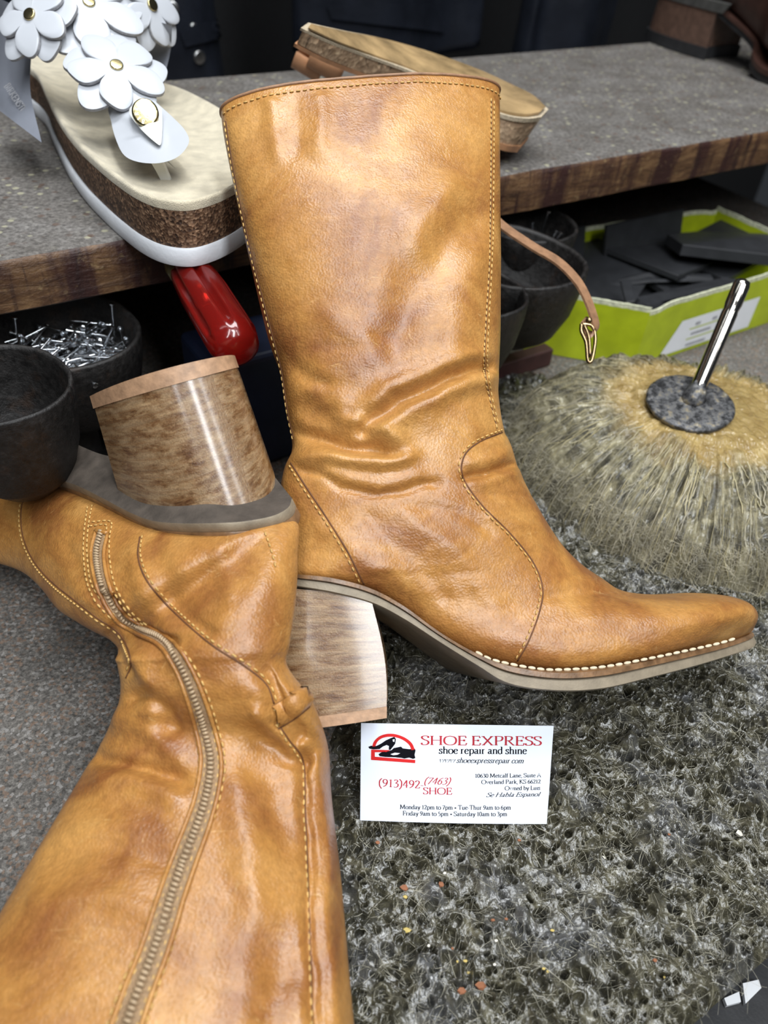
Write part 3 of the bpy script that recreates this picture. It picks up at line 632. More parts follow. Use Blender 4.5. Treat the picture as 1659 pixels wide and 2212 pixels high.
for k in range(21000):
    a = r1.uniform(-.02, .37); b_ = .003+.33*r1.random()**1.25; p = E1*a+E2*b_
    if p[0] < -.004+.006*r1.random(): continue
    th_ = r1.uniform(0, 2*pi); L = r1.choice([.004, .007, .012], p=[.45, .4, .15])*r1.uniform(.7, 1.4); c_ = r1.normal(0, .8); q = []; x, y_ = p[0], p[1]; lf_ = r1.uniform(0, .0016)
    for i in range(5):
        f = i/4; q.append((x, y_, max(gz(x, y_), .0045)+.0002+lf_*sin(pi*f))); x += cos(th_)*L/4; y_ += sin(th_)*L/4; th_ += c_*.25
    q = np.array(q); q[1:4, 2] = .5*q[1:4, 2]+.5*np.linspace(q[0, 2], q[4, 2], 5)[1:4]
    rr0 = r1.choice([.00004, .00007, .00012], p=[.55, .37, .08]); s_ = np.array([-sin(th_), cos(th_), 0])*rr0; u_ = EZ*rr0
    SV.append(np.stack([q+s_, q-s_*.5+u_*.87, q-s_*.5-u_*.87], 1).reshape(-1, 3))
    SQ.append(np.array([(b0_*3+c0_, b0_*3+(c0_+1) % 3, b0_*3+3+(c0_+1) % 3, b0_*3+3+c0_) for b0_ in range(4) for c0_ in range(3)])+nb_); nb_ += 15
st = fmesh('dried_glue_strands', np.vstack(SV), np.vstack(SQ), M['strandweb'], fr(.16, .2, 0)); tag(st, 'tangle of thin pale glue strands webbed across the holes of the glue crust', 'glue strands'); st['kind'] = 'stuff'
# crumbs
cr_pts = [((873,1923),.0028,'chipr'),((950,1922),.0024,'chipr'),((1600,1800),.0036,'chipw'),((1300,1855),.0026,'chipw'),((1035,2136),.0032,'chipr'),((995,2148),.0026,'chipr'),((880,2008),.0026,'chipy'),((875,1940),.0016,'chipy'),((1170,2100),.0014,'chipy'),((1180,2105),.0011,'chipy'),((1062,1994),.0014,'chipr'),((1090,1993),.0012,'chipr'),((960,1890),.0013,'chipw'),((815,1825),.0016,'chipr'),((1002,2083),.0013,'chipy'),((1013,2098),.0011,'chipy'),((1410,2080),.0016,'chipr'),((1435,2112),.0011,'chipy'),((1068,2040),.0013,'chipw'),((1120,1820),.0013,'chipr'),((925,2045),.0014,'chipw'),((1190,2015),.0014,'chipy'),((1437,1815),.0012,'chipr'),((1065,2090),.0012,'chipw'),((975,2055),.0012,'chipr'),((985,2085),.001,'chipy')]
for i, ((x, y_), s_, mk) in enumerate(cr_pts):
    p = az(x, y_, .006); p[2] = gz(p[0], p[1])+.001; r2 = np.random.default_rng(i)
    V_ = p+np.array([(cos(a)*s_*.6*r2.uniform(.6, 1.2), sin(a)*s_*.45*r2.uniform(.6, 1.2), z*s_*.35+r2.uniform(-.1, .1)*s_) for z in (-.5, .5) for a in np.linspace(0, 2*pi, 7)[:-1]])
    F_ = gridf(2, 6, True)+[(5, 4, 3, 2, 1, 0), (6, 7, 8, 9, 10, 11)]
    o = mesh('crumb', V_, F_, M[mk], loc=p, smooth=False)
    tag(o, {'chipr': 'tiny reddish-brown leather crumb lying on the dried glue', 'chipy': 'tiny yellow crumb lying on the dried glue', 'chipw': 'tiny off-white flake lying on the dried glue'}[mk], 'crumb', 'crumbs on the dried glue '+{'chipr': '(reddish-brown)', 'chipy': '(yellow)', 'chipw': '(off-white)'}[mk])
# ------------------------------------------------------------------ dome of dried glue with a steel rod
DC = np.array([.205, .432, 0]); DR = .118; DH = .064
md = thing('glue_dome', 'dome of stringy yellow dried glue with steel rod upright in its middle', 'glue dome', DC)
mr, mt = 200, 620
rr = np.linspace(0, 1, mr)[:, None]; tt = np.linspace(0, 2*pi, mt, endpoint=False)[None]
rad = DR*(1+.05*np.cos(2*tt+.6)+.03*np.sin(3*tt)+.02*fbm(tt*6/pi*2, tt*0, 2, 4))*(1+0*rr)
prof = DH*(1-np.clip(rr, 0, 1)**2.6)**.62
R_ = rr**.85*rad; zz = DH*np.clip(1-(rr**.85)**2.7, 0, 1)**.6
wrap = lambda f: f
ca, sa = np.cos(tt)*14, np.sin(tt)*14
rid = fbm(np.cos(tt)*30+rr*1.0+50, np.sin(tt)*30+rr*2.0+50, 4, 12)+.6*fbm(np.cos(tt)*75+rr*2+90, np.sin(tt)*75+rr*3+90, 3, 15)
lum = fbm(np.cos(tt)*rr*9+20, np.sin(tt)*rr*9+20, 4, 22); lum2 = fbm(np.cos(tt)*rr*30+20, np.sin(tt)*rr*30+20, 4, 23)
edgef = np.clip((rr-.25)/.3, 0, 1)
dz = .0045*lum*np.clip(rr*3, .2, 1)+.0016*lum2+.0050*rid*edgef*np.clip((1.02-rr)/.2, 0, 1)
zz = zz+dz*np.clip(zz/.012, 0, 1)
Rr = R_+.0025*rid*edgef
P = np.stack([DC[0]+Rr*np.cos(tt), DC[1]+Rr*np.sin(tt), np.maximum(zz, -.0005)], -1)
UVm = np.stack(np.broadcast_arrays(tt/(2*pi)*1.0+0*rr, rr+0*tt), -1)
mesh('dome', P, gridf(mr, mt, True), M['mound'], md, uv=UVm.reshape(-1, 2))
fb, fb2 = MB(), MB()
for k in range(1900):
    t = r1.uniform(0, 2*pi); i0 = r1.uniform(.42, .95); L = r1.uniform(.05, .3); n_ = 6; q = []; dt = r1.normal(0, .035)
    lift = r1.uniform(.0004, .0022)
    for i in range(n_):
        f = i/(n_-1); ri = min(i0+L*f, .999); ii = int(ri*(mr-1)); jj = int((t+dt*f)/(2*pi)*mt) % mt
        p = P[ii, jj]; q.append(p+(p-DC-[0, 0, -.02])*lift*2.2*(.3+sin(pi*f))+r1.normal(0, .00012, 3))
    V_, F_ = tube(q, r1.choice([.00008, .00014, .00026, .00042], p=[.32, .33, .25, .10]), 4, False); (fb if r1.random() < .5 else fb2).add(V_, F_)
for k in range(3200):
    t = r1.uniform(pi*.85, 2.1*pi); i0 = r1.uniform(.86, 1.0); p = P[int(i0*(mr-1)), int(t/(2*pi)*mt) % mt].copy(); th_ = r1.uniform(0, 2*pi); L = r1.uniform(.006, .02); c_ = r1.normal(0, 1.5); q = []
    for i in range(6):
        q.append(p.copy()+[0, 0, .0006+.003*sin(pi*i/5)*r1.random()]); p += np.array([cos(th_), sin(th_), r1.normal(0, .15)])*L/5; th_ += c_*.25; p[2] = max(p[2], .005)
    V_, F_ = tube(q, r1.uniform(.00005, .00014), 3, False); fb2.add(V_, F_)
o = fb.build('glue_strands', M['strand2'], md); o['kind'] = 'stuff'
o = fb2.build('fine_glue_strands', M['fibre'], md); o['kind'] = 'stuff'
dc = az(1490, 872, .066); up = nrm(EZ+.14*nrm(CAM-dc)*[1, 1, 0]); rx_ = nrm(np.cross(up, [0, 1, 0])); ry_ = np.cross(up, rx_)
ring = []; Vd = [dc+up*.002]; nd = 72
for r_, z in ((.010, .0024), (.018, .0016), (.0262, .0022), (.0275, .0015), (.0277, .0002), (.026, -.003)):
    for k in range(nd):
        a = 2*pi*k/nd; wob = 1+.012*fbm(np.array([cos(a)*3+9]), np.array([sin(a)*3+9]), 3, 2)[0]
        Vd.append(dc+(rx_*cos(a)+ry_*sin(a))*r_*wob+up*(z+.0009*fbm(np.array([cos(a)*r_*150+9]), np.array([sin(a)*r_*150+9]), 3, 6)[0]))
F_ = [(0, 1+(k+1) % nd, 1+k) for k in range(nd)]+[tuple(i+1 for i in f) for f in gridf(6, nd, True)]
mesh('metal_disc', Vd, F_, M['disc'], md)
tip = ad(1607, 603, dc@FW*0+ (dc-CAM)@FW-.012)
rodb = az(1496, 866, .066); ra = nrm(tip-rodb); RL = np.linalg.norm(tip-rodb)
V_, F_ = lathe([(.0049, -.01), (.0049, RL-.022), (.0045, RL-.020), (.0052, RL-.016), (.0052, RL-.004), (.0044, RL-.0012), (.002, RL)], rodb, ra, 32); mesh('steel_rod', V_, F_, M['steel'], md, sharp=60)
V_, F_ = lathe([(.009, -.004), (.0075, .004), (.0055, .009), (.0047, .0125)], rodb, ra, 28); mesh('rod_collar', V_+np.random.default_rng(3).normal(0, .0003, V_.shape), F_, M['disc'], md)
# ------------------------------------------------------------------ business card
c00, c10, c11, c01 = az(780, 1562, .036), az(1196, 1568, .034), az(1181, 1780, .0095), az(778, 1772, .0095)
cn = nrm(np.cross(c10-c00, c00-c01)); cn = cn if cn@(CAM-c00) > 0 else -cn
def cpt(s_, t_, off=0.):
    s_, t_ = np.asarray(s_)[..., None], np.asarray(t_)[..., None]
    p = (c00*(1-s_)+c10*s_)*(1-t_)+(c01*(1-s_)+c11*s_)*t_
    bow = .0022*np.sin(pi*s_)*(.3+t_)*.6
    return p+cn*(off+bow)
ss, tt_ = np.meshgrid(np.linspace(0, 1, 24), np.linspace(0, 1, 14)); top = cpt(ss, tt_, 0); bot = cpt(ss, tt_, -.00035)
bc = thing('business_card', 'white printed business card leaning below the heel of the upright boot', 'business card', (c01+c11)/2)
nV = 24*14; F = gridf(14, 24)+[tuple(i+nV for i in f[::-1]) for f in gridf(14, 24)]
bd = [j for j in range(24)]+[24*i+23 for i in range(1, 14)]+[24*13+j for j in range(22, -1, -1)]+[24*i for i in range(12, 0, -1)]
F += [(bd[(i+1) % len(bd)], bd[i], bd[i]+nV, bd[(i+1) % len(bd)]+nV) for i in range(len(bd))]
mesh('card', np.vstack([top.reshape(-1, 3), bot.reshape(-1, 3)]), F, M['card'], bc, sharp=40)
# zoom-pixel -> card coordinates (the four corners read off an enlargement of the card)
Q00, Q10, Q11, Q01 = map(np.array, ((75., 78.), (1572., 100.), (1518., 862.), (62., 838.)))
def inv(X, Y):
    s_ = np.full(np.shape(X), .5); t_ = np.full(np.shape(X), .5); X = np.asarray(X, float); Y = np.asarray(Y, float)
    for _ in range(8):
        px_ = [(Q00[k]*(1-s_)+Q10[k]*s_)*(1-t_)+(Q01[k]*(1-s_)+Q11[k]*s_)*t_ for k in (0, 1)]
        ds = [(Q10[k]-Q00[k])*(1-t_)+(Q11[k]-Q01[k])*t_ for k in (0, 1)]; dt = [(Q01[k]-Q00[k])*(1-s_)+(Q11[k]-Q10[k])*s_ for k in (0, 1)]
        ex, ey = X-px_[0], Y-px_[1]; det = ds[0]*dt[1]-dt[0]*ds[1]
        s_ = s_+(ex*dt[1]-ey*dt[0])/det; t_ = t_+(ey*ds[0]-ex*ds[1])/det
    return s_, t_
# a small serif alphabet: advance | strokes; '~' smooth curve, '_x,y' foot/head serif; unit = cap height 10, x-height 6.4
GL = {
'S':'6|~5,7.8 5,9.4 3,10 1,9.2 .9,7.4 2.4,5.8 4.4,4.6 5.3,2.8 4.6,.8 2.8,0 .9,.5 .6,2.2','H':'9.2|1.6,0 1.6,10|7.6,0 7.6,10|1.6,5.2 7.6,5.2|_1.6,0|_1.6,10|_7.6,0|_7.6,10','O':'9.6|~4.8,10 1.7,8.6 .7,5 1.7,1.4 4.8,0 7.9,1.4 8.9,5 7.9,8.6 4.8,10',
'E':'7|1.6,0 1.6,10|.5,10 5.8,10 5.9,8|1.6,5.2 4.8,5.2|4.8,6.2 4.8,4.2|.5,0 6,0 6.4,2.2|_1.6,0','X':'8.6|1.2,10 7.4,0|7.2,10 1.4,0|_1.2,10|_7.4,0|_7.2,10|_1.4,0','P':'6.8|1.6,0 1.6,10|~.5,10 3.2,10 5.6,9.4 6,7.2 5,5.2 3,4.7 1.8,4.9|_1.6,0',
'R':'7.8|1.6,0 1.6,10|~.5,10 3.2,10 5.4,9.4 5.8,7.4 4.8,5.6 3,5.1 1.6,5.1|3.4,5.1 6.6,.4 7.6,0|_1.6,0','M':'10.8|1.6,0 2,10|2,10 5.4,1|5.4,1 8.8,10|8.8,10 9.2,0|_1.6,0|_9.2,0|_1.7,10|_9.1,10','L':'6.4|1.6,0 1.6,10|.5,0 5.6,0 6.1,2.4|_1.6,10','A':'8.4|.9,0 4.1,10 7.4,0|2.2,3.6 6.1,3.6|_.9,0|_7.4,0',
'K':'7.8|1.6,0 1.6,10|1.6,4.8 6.2,10|2.8,5.8 7,0|_1.6,0|_1.6,10|_6.2,10|_7.2,0','F':'6.2|1.6,0 1.6,10|.5,10 5.6,10 5.8,8|1.6,5.2 4.6,5.2|4.6,6.1 4.6,4.3|_1.6,0','T':'7.6|3.8,0 3.8,10|.6,8 .8,10 6.8,10 7,8|_3.8,0',
'a':'5.2|~1,5.2 2.2,6.3 3.5,5.8 3.7,4.4 3.7,1 4.4,.2 5,.5|~3.7,3.8 1.6,3 .8,1.6 1.6,.2 3.7,1.2','b':'5.8|.3,10 1.4,9.8 1.4,.4|~1.4,5 3.2,6.4 5,5 5.2,3 4.4,.8 2.8,0 1.4,.6','c':'4.9|~4.4,5 3.4,6.3 1.6,5.8 .7,3.4 1.3,.9 2.8,0 4.5,1','d':'5.8|3.2,10 4.4,9.8 4.4,.3 5.4,.4|~4.4,5.4 3,6.3 1.2,5.4 .6,3 1.4,.6 2.8,0 4.4,1.2',
'e':'5|.8,3.6 4.4,3.8|~4.4,3.8 4,5.6 2.8,6.4 1.4,5.6 .7,3.4 1.2,1 2.8,0 4.5,1.2','f':'3.4|1.5,0 1.5,8|~1.5,8 2.2,9.8 3.8,9.6|.3,6.2 3.1,6.2|_1.5,0','h':'6|.3,10 1.4,9.8 1.4,0|~1.4,5 3,6.3 4.4,5.6 4.7,4 4.7,0|_1.4,0|_4.7,0','i':'2.9|.4,6.2 1.5,6.3 1.5,0|_1.5,0|1.35,8.9 1.65,8.9','k':'5.8|.3,10 1.4,9.8 1.4,0|1.4,2.8 4.6,6.2|2.4,3.6 5.2,0|_1.4,0|_4.6,6.2|_5.2,0',
'l':'2.9|.4,10 1.5,9.8 1.5,0|_1.5,0','m':'9|.4,6.2 1.4,6.3 1.4,0|~1.4,5 2.8,6.3 4.1,5.6 4.4,4 4.4,0|~4.4,5 5.8,6.3 7.2,5.6 7.5,4 7.5,0|_1.4,0|_4.4,0|_7.5,0','n':'6|.4,6.2 1.4,6.3 1.4,0|~1.4,5 3,6.3 4.4,5.6 4.7,4 4.7,0|_1.4,0|_4.7,0','o':'5.8|~2.9,6.4 1.2,5.6 .6,3.2 1.2,.8 2.9,0 4.6,.8 5.2,3.2 4.6,5.6 2.9,6.4',
'p':'5.8|.4,6.2 1.4,6.3 1.4,-2.8|~1.4,5.2 3,6.4 4.8,5.4 5.2,3.2 4.6,.9 3,0 1.4,.8|_1.4,-2.8','r':'4.3|.4,6.2 1.4,6.3 1.4,0|~1.4,4.6 2.4,6 3.8,6|_1.4,0','s':'4.3|~3.6,4.8 3.3,6.2 2,6.4 .9,5.4 1.4,4 3,2.9 3.6,1.6 2.8,.2 1.4,0 .7,.6 .6,1.7','t':'3.6|1.5,7.8 1.5,1.2|~1.5,1.2 2,.2 3.3,.6|.3,6.2 3.2,6.2','u':'6|.3,6.2 1.3,6.2 1.3,2|~1.3,2 1.7,.4 2.8,0 4.5,1.2|3.5,6.2 4.5,6.2 4.5,.3 5.6,.3',
'v':'5.6|.8,6.2 2.8,.1 4.8,6.2|_.8,6.2|_4.8,6.2','w':'8.2|.8,6.2 2.5,.1 4.2,5.8 5.8,.1 7.4,6.2|_.8,6.2|_7.4,6.2|_4.2,6','x':'5.6|.9,6.2 4.7,0|4.5,6.2 1,0|_.9,6.2|_4.6,6.2|_.9,0|_4.7,0','y':'5.6|.8,6.2 2.9,.4|~4.8,6.2 2.6,-1 1.6,-2.7 .5,-2.5|_.8,6.2|_4.8,6.2',
'0':'5.4|~2.7,9.4 1.2,8 .7,4.7 1.2,1.4 2.7,0 4.2,1.4 4.7,4.7 4.2,8 2.7,9.4','1':'4.6|1,8.4 2.4,9.3 2.4,0|_2.4,0','2':'5.2|~.8,7.4 1.5,9 3,9.3 4.2,8 4,6.2 2.6,3.4 .7,.2|.7,.2 4.5,.2 4.8,1.6','3':'5.2|~.9,8.2 2,9.3 3.6,8.8 3.9,7.2 2.2,5|~2.2,5 4.2,4.2 4.4,2 3.2,.3 1.8,0 .6,.5','4':'5.4|3.6,0 3.6,9.3|3.6,9.3 .5,2.8 5,2.8','5':'5.2|4.4,9.1 1.7,9.1 1.3,5.4|~1.3,5.4 3.2,5.6 4.4,4 4.2,1.8 2.8,.2 .7,.3',
'6':'5.4|~4.4,9.3 2.2,7.6 .9,4.4 1.1,1.4 2.7,0 4.3,1.2 4.5,3.4 3.4,5.2 2,5 1,3.8','7':'5.2|.7,7.8 .9,9.1 4.7,9.1|4.7,9.1 1.8,0','9':'5.4|~1,.1 3.2,1.8 4.5,5 4.3,8 2.7,9.4 1.1,8.2 .9,6 2,4.2 3.4,4.4 4.4,5.6','(':'3.4|~3,10.4 1.2,7.6 .9,4 1.4,.4 3,-2.4',')':'3.4|~.4,10.4 2.2,7.6 2.5,4 2,.4 .4,-2.4','-':'3.4|.4,3.6 3,3.6','.':'2.4|1,.3 1.4,.3',',':'2.4|1.1,.4 1.5,.3|1.5,.2 .7,-1.8','*':'4.6|~2.3,4.9 1.5,4.5 1.2,3.8 1.5,3 2.3,2.7 3.1,3 3.4,3.8 3.1,4.5 2.3,4.9|~2.3,4.4 1.8,3.8 2.3,3.2 2.8,3.8 2.3,4.4',' ':'2.6'}
def text(mb, s, x0, y0, x1, y1, cap, slant=0., wt=1., emit=None):
    """draw s between two baseline points given in enlargement pixels; cap = cap height there"""
    adv = [float(GL[c].split('|')[0]) for c in s]; tot = sum(adv); k = cap/10.; sx = math.hypot(x1-x0, y1-y0)/tot
    d = np.array([x1-x0, y1-y0])/math.hypot(x1-x0, y1-y0); nv = np.array([d[1], -d[0]]); cur = 0
    for c, a in zip(s, adv):
        for st_ in GL[c].split('|')[1:]:
            if st_[0] == '_':
                px_, py_ = map(float, st_[1:].split(',')); pts = np.array([(px_-1.1, py_), (px_+1.1, py_)]); 
                pts[:, 1] += .22 if py_ < 5 else -.22
            else:
                pts = np.array([tuple(map(float, q.split(','))) for q in st_.lstrip('~').split()])
                if st_[0] == '~': pts = crv(pts, len(pts)*5)
            tg = np.gradient(pts, axis=0); tg /= np.linalg.norm(tg, axis=1)[:, None]+1e-9
            hw_ = (.36+.36*np.abs(tg[:, 1])**1.3)*wt
            nn_ = np.stack([-tg[:, 1], tg[:, 0]], 1)*hw_[:, None]
            poly = np.vstack([pts+nn_, pts-nn_]); poly[:, 0] += poly[:, 1]*slant
            W_ = np.array([x0, y0])+np.outer((poly[:, 0]+cur)*sx, d)+np.outer(poly[:, 1]*k, nv); n_ = len(pts)
            emit(mb, W_, [(i, i+1, n_+i+1, n_+i) for i in range(n_-1)])
        cur += a
def onto(mb, W_, F_): s_, t_ = inv(W_[:, 0], W_[:, 1]); mb.add(cpt(s_, t_, .00012), F_)
red, blk, lred, lblk = MB(), MB(), MB(), MB()
text(red, 'SHOE EXPRESS', 530, 247, 1478, 254, 70, wt=.95, emit=onto)
text(blk, 'shoe repair and shine', 668, 316, 1358, 321, 56, emit=onto)
text(blk, 'www.shoeexpressrepair.com', 668, 386, 1332, 393, 40, .25, .9, onto)
text(red, '(913)492-', 203, 574, 552, 587, 62, wt=.8, emit=onto); text(red, '(7463)', 548, 552, 752, 556, 54, .3, .8, onto); text(red, 'SHOE', 545, 629, 772, 632, 50, wt=.95, emit=onto)
text(blk, '10630 Metcalf Lane, Suite A', 948, 503, 1472, 502, 31, emit=onto); text(blk, 'Overland Park, KS 66212', 998, 552, 1468, 550, 31, emit=onto)
text(blk, 'Owned by Luis', 1182, 601, 1464, 599, 31, emit=onto); text(blk, 'Se Habla Espanol', 1034, 651, 1458, 649, 32, .35, .9, onto)
text(blk, 'Monday 12pm to 7pm * Tue-Thur 9am to 6pm', 366, 745, 1232, 748, 33, emit=onto); text(blk, 'Friday 9am to 5pm * Saturday 10am to 3pm', 388, 793, 1202, 797, 33, emit=onto)
red.build('red_lettering', M['redink'], bc, smooth=False); blk.build('black_lettering', M['blackink'], bc, smooth=False)
arc_o = np.array([(158, 262), (172, 222), (210, 184), (262, 164), (320, 162), (380, 178), (430, 205), (465, 240), (484, 285)]); arc_i = np.array([(182, 262), (198, 226), (228, 200), (270, 187), (320, 186), (372, 200), (414, 224), (444, 254), (458, 290)])
ao, ai = crv(arc_o, 40), crv(arc_i, 40); onto(lred, np.vstack([ao, ai]), [(i, i+1, 41+i, 40+i) for i in range(39)])
for q in ([(150, 286), (178, 288), (178, 366), (148, 366)], [(148, 340), (488, 366), (486, 391), (150, 368)], [(150, 286), (290, 290), (290, 306), (150, 308)]): onto(lred, np.array(q, float), [(0, 1, 2, 3)])
pump = [(127, 266), (150, 256), (190, 258), (225, 240), (262, 214), (300, 196), (328, 186), (340, 204), (334, 240), (318, 262), (296, 290), (284, 286), (286, 258), (268, 250), (240, 262), (214, 282), (170, 285), (138, 280)]
onto(lblk, np.array(pump, float), [tuple(range(len(pump)))])
shoe = [(206, 322), (230, 306), (270, 300), (306, 290), (322, 274), (352, 268), (378, 262), (392, 276), (440, 282), (484, 278), (490, 292), (482, 326), (488, 352), (470, 358), (440, 348), (404, 356), (380, 350), (330, 346), (260, 344), (214, 338)]
onto(lblk, np.array(shoe, float), [tuple(range(len(shoe)))])
def onto2(mb, W_, F_): s_, t_ = inv(W_[:, 0], W_[:, 1]); mb.add(cpt(s_, t_, .00022), F_)
wm = MB(); q = [(296, 322), (330, 310), (372, 314), (350, 326), (318, 330)]; onto2(wm, np.array(q, float), [(0, 1, 2, 3, 4)]); q = [(314, 206), (330, 204), (328, 226), (316, 222)]; onto2(wm, np.array(q, float), [(0, 1, 2, 3)])
lr = lred.build('logo_arch', M['logored'], bc, smooth=False); lb_ = lblk.build('logo_shoes', M['blackink'], bc, smooth=False); wm.build('highlight', M['card'], lb_, smooth=False)
# ------------------------------------------------------------------ white platform sandal on the shelf
ZF = SZ+.033
LEFT = [(8,104),(30,122),(78,160),(100,205),(130,262),(165,308),(203,345),(245,380),(292,412),(342,432),(400,438),(452,427),(502,405)]
RIGHT = [(540,378),(556,345),(545,305),(515,270),(480,240),(420,207),(385,192),(350,178),(330,140),(300,104),(250,78),(185,66),(110,66),(40,82)]
O = np.array([az(*p, ZF) for p in LEFT+RIGHT]); O = crv(O, 200, True); O[:, 2] = 0
c0 = az(420, 385, ZF)*[1, 1, 0]; c1 = az(160, 95, ZF)*[1, 1, 0]; axd = nrm(c1-c0); axl = np.linalg.norm(c1-c0)
sn = thing('white_sandal', 'white thong sandal with flower strap and cork platform on the shelf', 'sandal', (c0+c1)/2+EZ*SZ)
tA = np.clip(((O-c0)@axd)/axl, 0, 1)[:, None]; AXP = c0+axd*axl*tA; Od = O-AXP
def ringz(k, z): return AXP+Od*k+EZ*z
def sandlayer(name, rings, mat, cap0=True, cap1=True, **kw):
    V = np.array([ringz(k, z) if np.isscalar(z) else ringz(k, 0)+EZ*z[:, None] for k, z in rings]); F = gridf(len(rings), 200, True)
    F += [tuple(range(200))[::-1]]*cap0+[tuple(range((len(rings)-1)*200, len(rings)*200))]*cap1
    return mesh(name, V, F, mat, sn, **kw)
fr_ = 1+.012*fbm(np.arange(200)*.9, np.zeros(200), 3, 3)
sandlayer('outsole', [(.9, SZ+.0003), (1.02, SZ+.0003), (1.035, SZ+.002), (1.035, SZ+.0085), (1.01, SZ+.0098), (.9, SZ+.0098)], M['whitesole'], sharp=50)
sandlayer('cork_midsole', [(.9, SZ+.0095), (.985, SZ+.0095), (1.0, SZ+.012), (1.0, ZF-.003), (.99, ZF-.001), (.9, ZF-.012)], M['cork'], sharp=50)
fz = []
tf_ = tA[:, 0]
rings = []
for k, dz in ((1.003, -.004), (1.008, -.0005), (.985, .0012), (.94, .0006), (.86, -.0022), (.72, -.0045), (.55, -.0055), (.38, -.0055), (.2, -.0052), (.06, -.005)):
    bar = .0035*np.exp(-((tf_-.02)/.08)**2)*(1 if k < .8 else 0)
    rings.append((k, ZF+dz*(1.0)*np.ones(200)+bar*(1-abs(k-.4))))
sandlayer('footbed', rings, M['suede'], False, True)
TZ = lambda x, y_, Z: ad(x, y_, Z)
ucc = nrm(CAM-ad(280, 250, .41)); 
def plate(outline, Z0, thick, mats, name, parent, up_=None, dome=0.):
    Pq = np.array([ad(x, y_, z) for x, y_, z in outline]); nn_ = up_ if up_ is not None else ucc
    Pq = crv(Pq, len(Pq)*5, True); c_ = Pq.mean(0); n_ = len(Pq)
    R = [c_+(Pq-c_)*k+nn_*(dome*(1-k*k)) for k in (.02, .35, .7, .96, 1.0)]
    Vv = np.array(R+[Pq-nn_*.0004, Pq-nn_*thick, c_+(Pq-c_)*.5-nn_*thick+nn_*dome*.7]); F_ = gridf(len(Vv), n_, True); F_ += [tuple(range(n_))[::-1], tuple(range((len(Vv)-1)*n_, len(Vv)*n_))]
    fm = [0 if f[0]//n_ < 4 else 1 for f in F_[:-2]]+[0, 1]
    return mesh(name, Vv, F_, None, parent, mats=mats, fm=fm, sharp=50)
WM = [M['white'], M['whiteedge']]
plate([(236,225,.430),(240,262,.424),(250,300,.412),(268,335,.398),(300,350,.390),(345,352,.386),(385,338,.388),(408,308,.394),(400,282,.402),(375,255,.412),(345,228,.424),(318,205,.432),(280,200,.436)], 0, .0022, WM, 'strap_tongue', sn, dome=.002)
P = crv([ad(338,345,.396), ad(350,368,.403), ad(364,398,.41), ad(372,412,.418)], 14); 
def band(P, wdir, half, thick, name, mat, parent, nrmv):
    P = np.asarray(P); V = np.stack([P+wdir*half+nrmv*thick, P-wdir*half+nrmv*thick, P-wdir*half-nrmv*thick, P+wdir*half-nrmv*thick], 1)
    return mesh(name, V, gridf(len(P), 4, True)+[(0, 1, 2, 3), tuple(range(4*len(P)-4, 4*len(P)))[::-1]], mat, parent, sharp=40)
band(P, RT*.9+UP*.1, np.linspace(.0032, .0022, 14)[:, None], .0012, 'toe_post', M['post'], sn, nrm(np.cross(P[-1]-P[0], RT)))
# thong anchor: teardrop, bridge and round brass button
plate([(279,242,.412),(286,228,.413),(315,222,.413),(345,230,.411),(350,250,.407),(350,285,.399),(347,312,.393),(336,308,.393),(310,285,.400),(290,262,.407)], 0, .0016, [M['post']]*2, 'thong_anchor', sn, ucc, .0016)
def disc(c_, nv, r, h, name, mat, parent):
    V_, F_ = lathe([(r, 0), (r, h*.6), (r*.93, h*.95), (r*.8, h), (r*.05, h*1.02)], c_, nv, 36); return mesh(name, V_, F_, mat, parent, sharp=60)
bpos = ad(314, 244, .4015); bn = nrm(ucc+.15*UP); bt_ = disc(bpos, bn, .0068, .0012, 'brass_button', M['brass'], sn)
lt = MB(); bx = nrm(RT-bn*(RT@bn)); by = np.cross(bn, bx)
for i, ch in enumerate('BIRKENSTOCK'):
    a = radians(250-i*30)
    tdir_ = bx*sin(a)-by*cos(a); rad_ = bx*cos(a)+by*sin(a)
    def em(mb, W_, F_, o_=bpos+bn*.00135, td=tdir_, rd=rad_): mb.add(np.array([o_+rd*(.0036+q[1])+td*q[0] for q in W_*[1, -1]]), F_)
    if ch in 'BNC':
        GL.setdefault('B', '6.6|1.6,0 1.6,10|~1.6,10 4,10 5,8 4,5.4 1.6,5.2|~1.6,5.2 4.6,5 5.6,2.6 4.4,.1 1.6,0'); GL.setdefault('N', '8|1.6,0 1.6,10|1.6,10 6.8,0|6.8,0 6.8,10'); GL.setdefault('C', '7|~6,8 4.4,10 2,9 .8,5 2,1 4.4,0 6,2'); GL.setdefault('I', '4|2,0 2,10')
    text(lt, ch, -.0007, 0, .0007, 0, .0019, wt=1.3, emit=em)
lt.build('button_lettering', M['brasslight'], bt_, smooth=False)
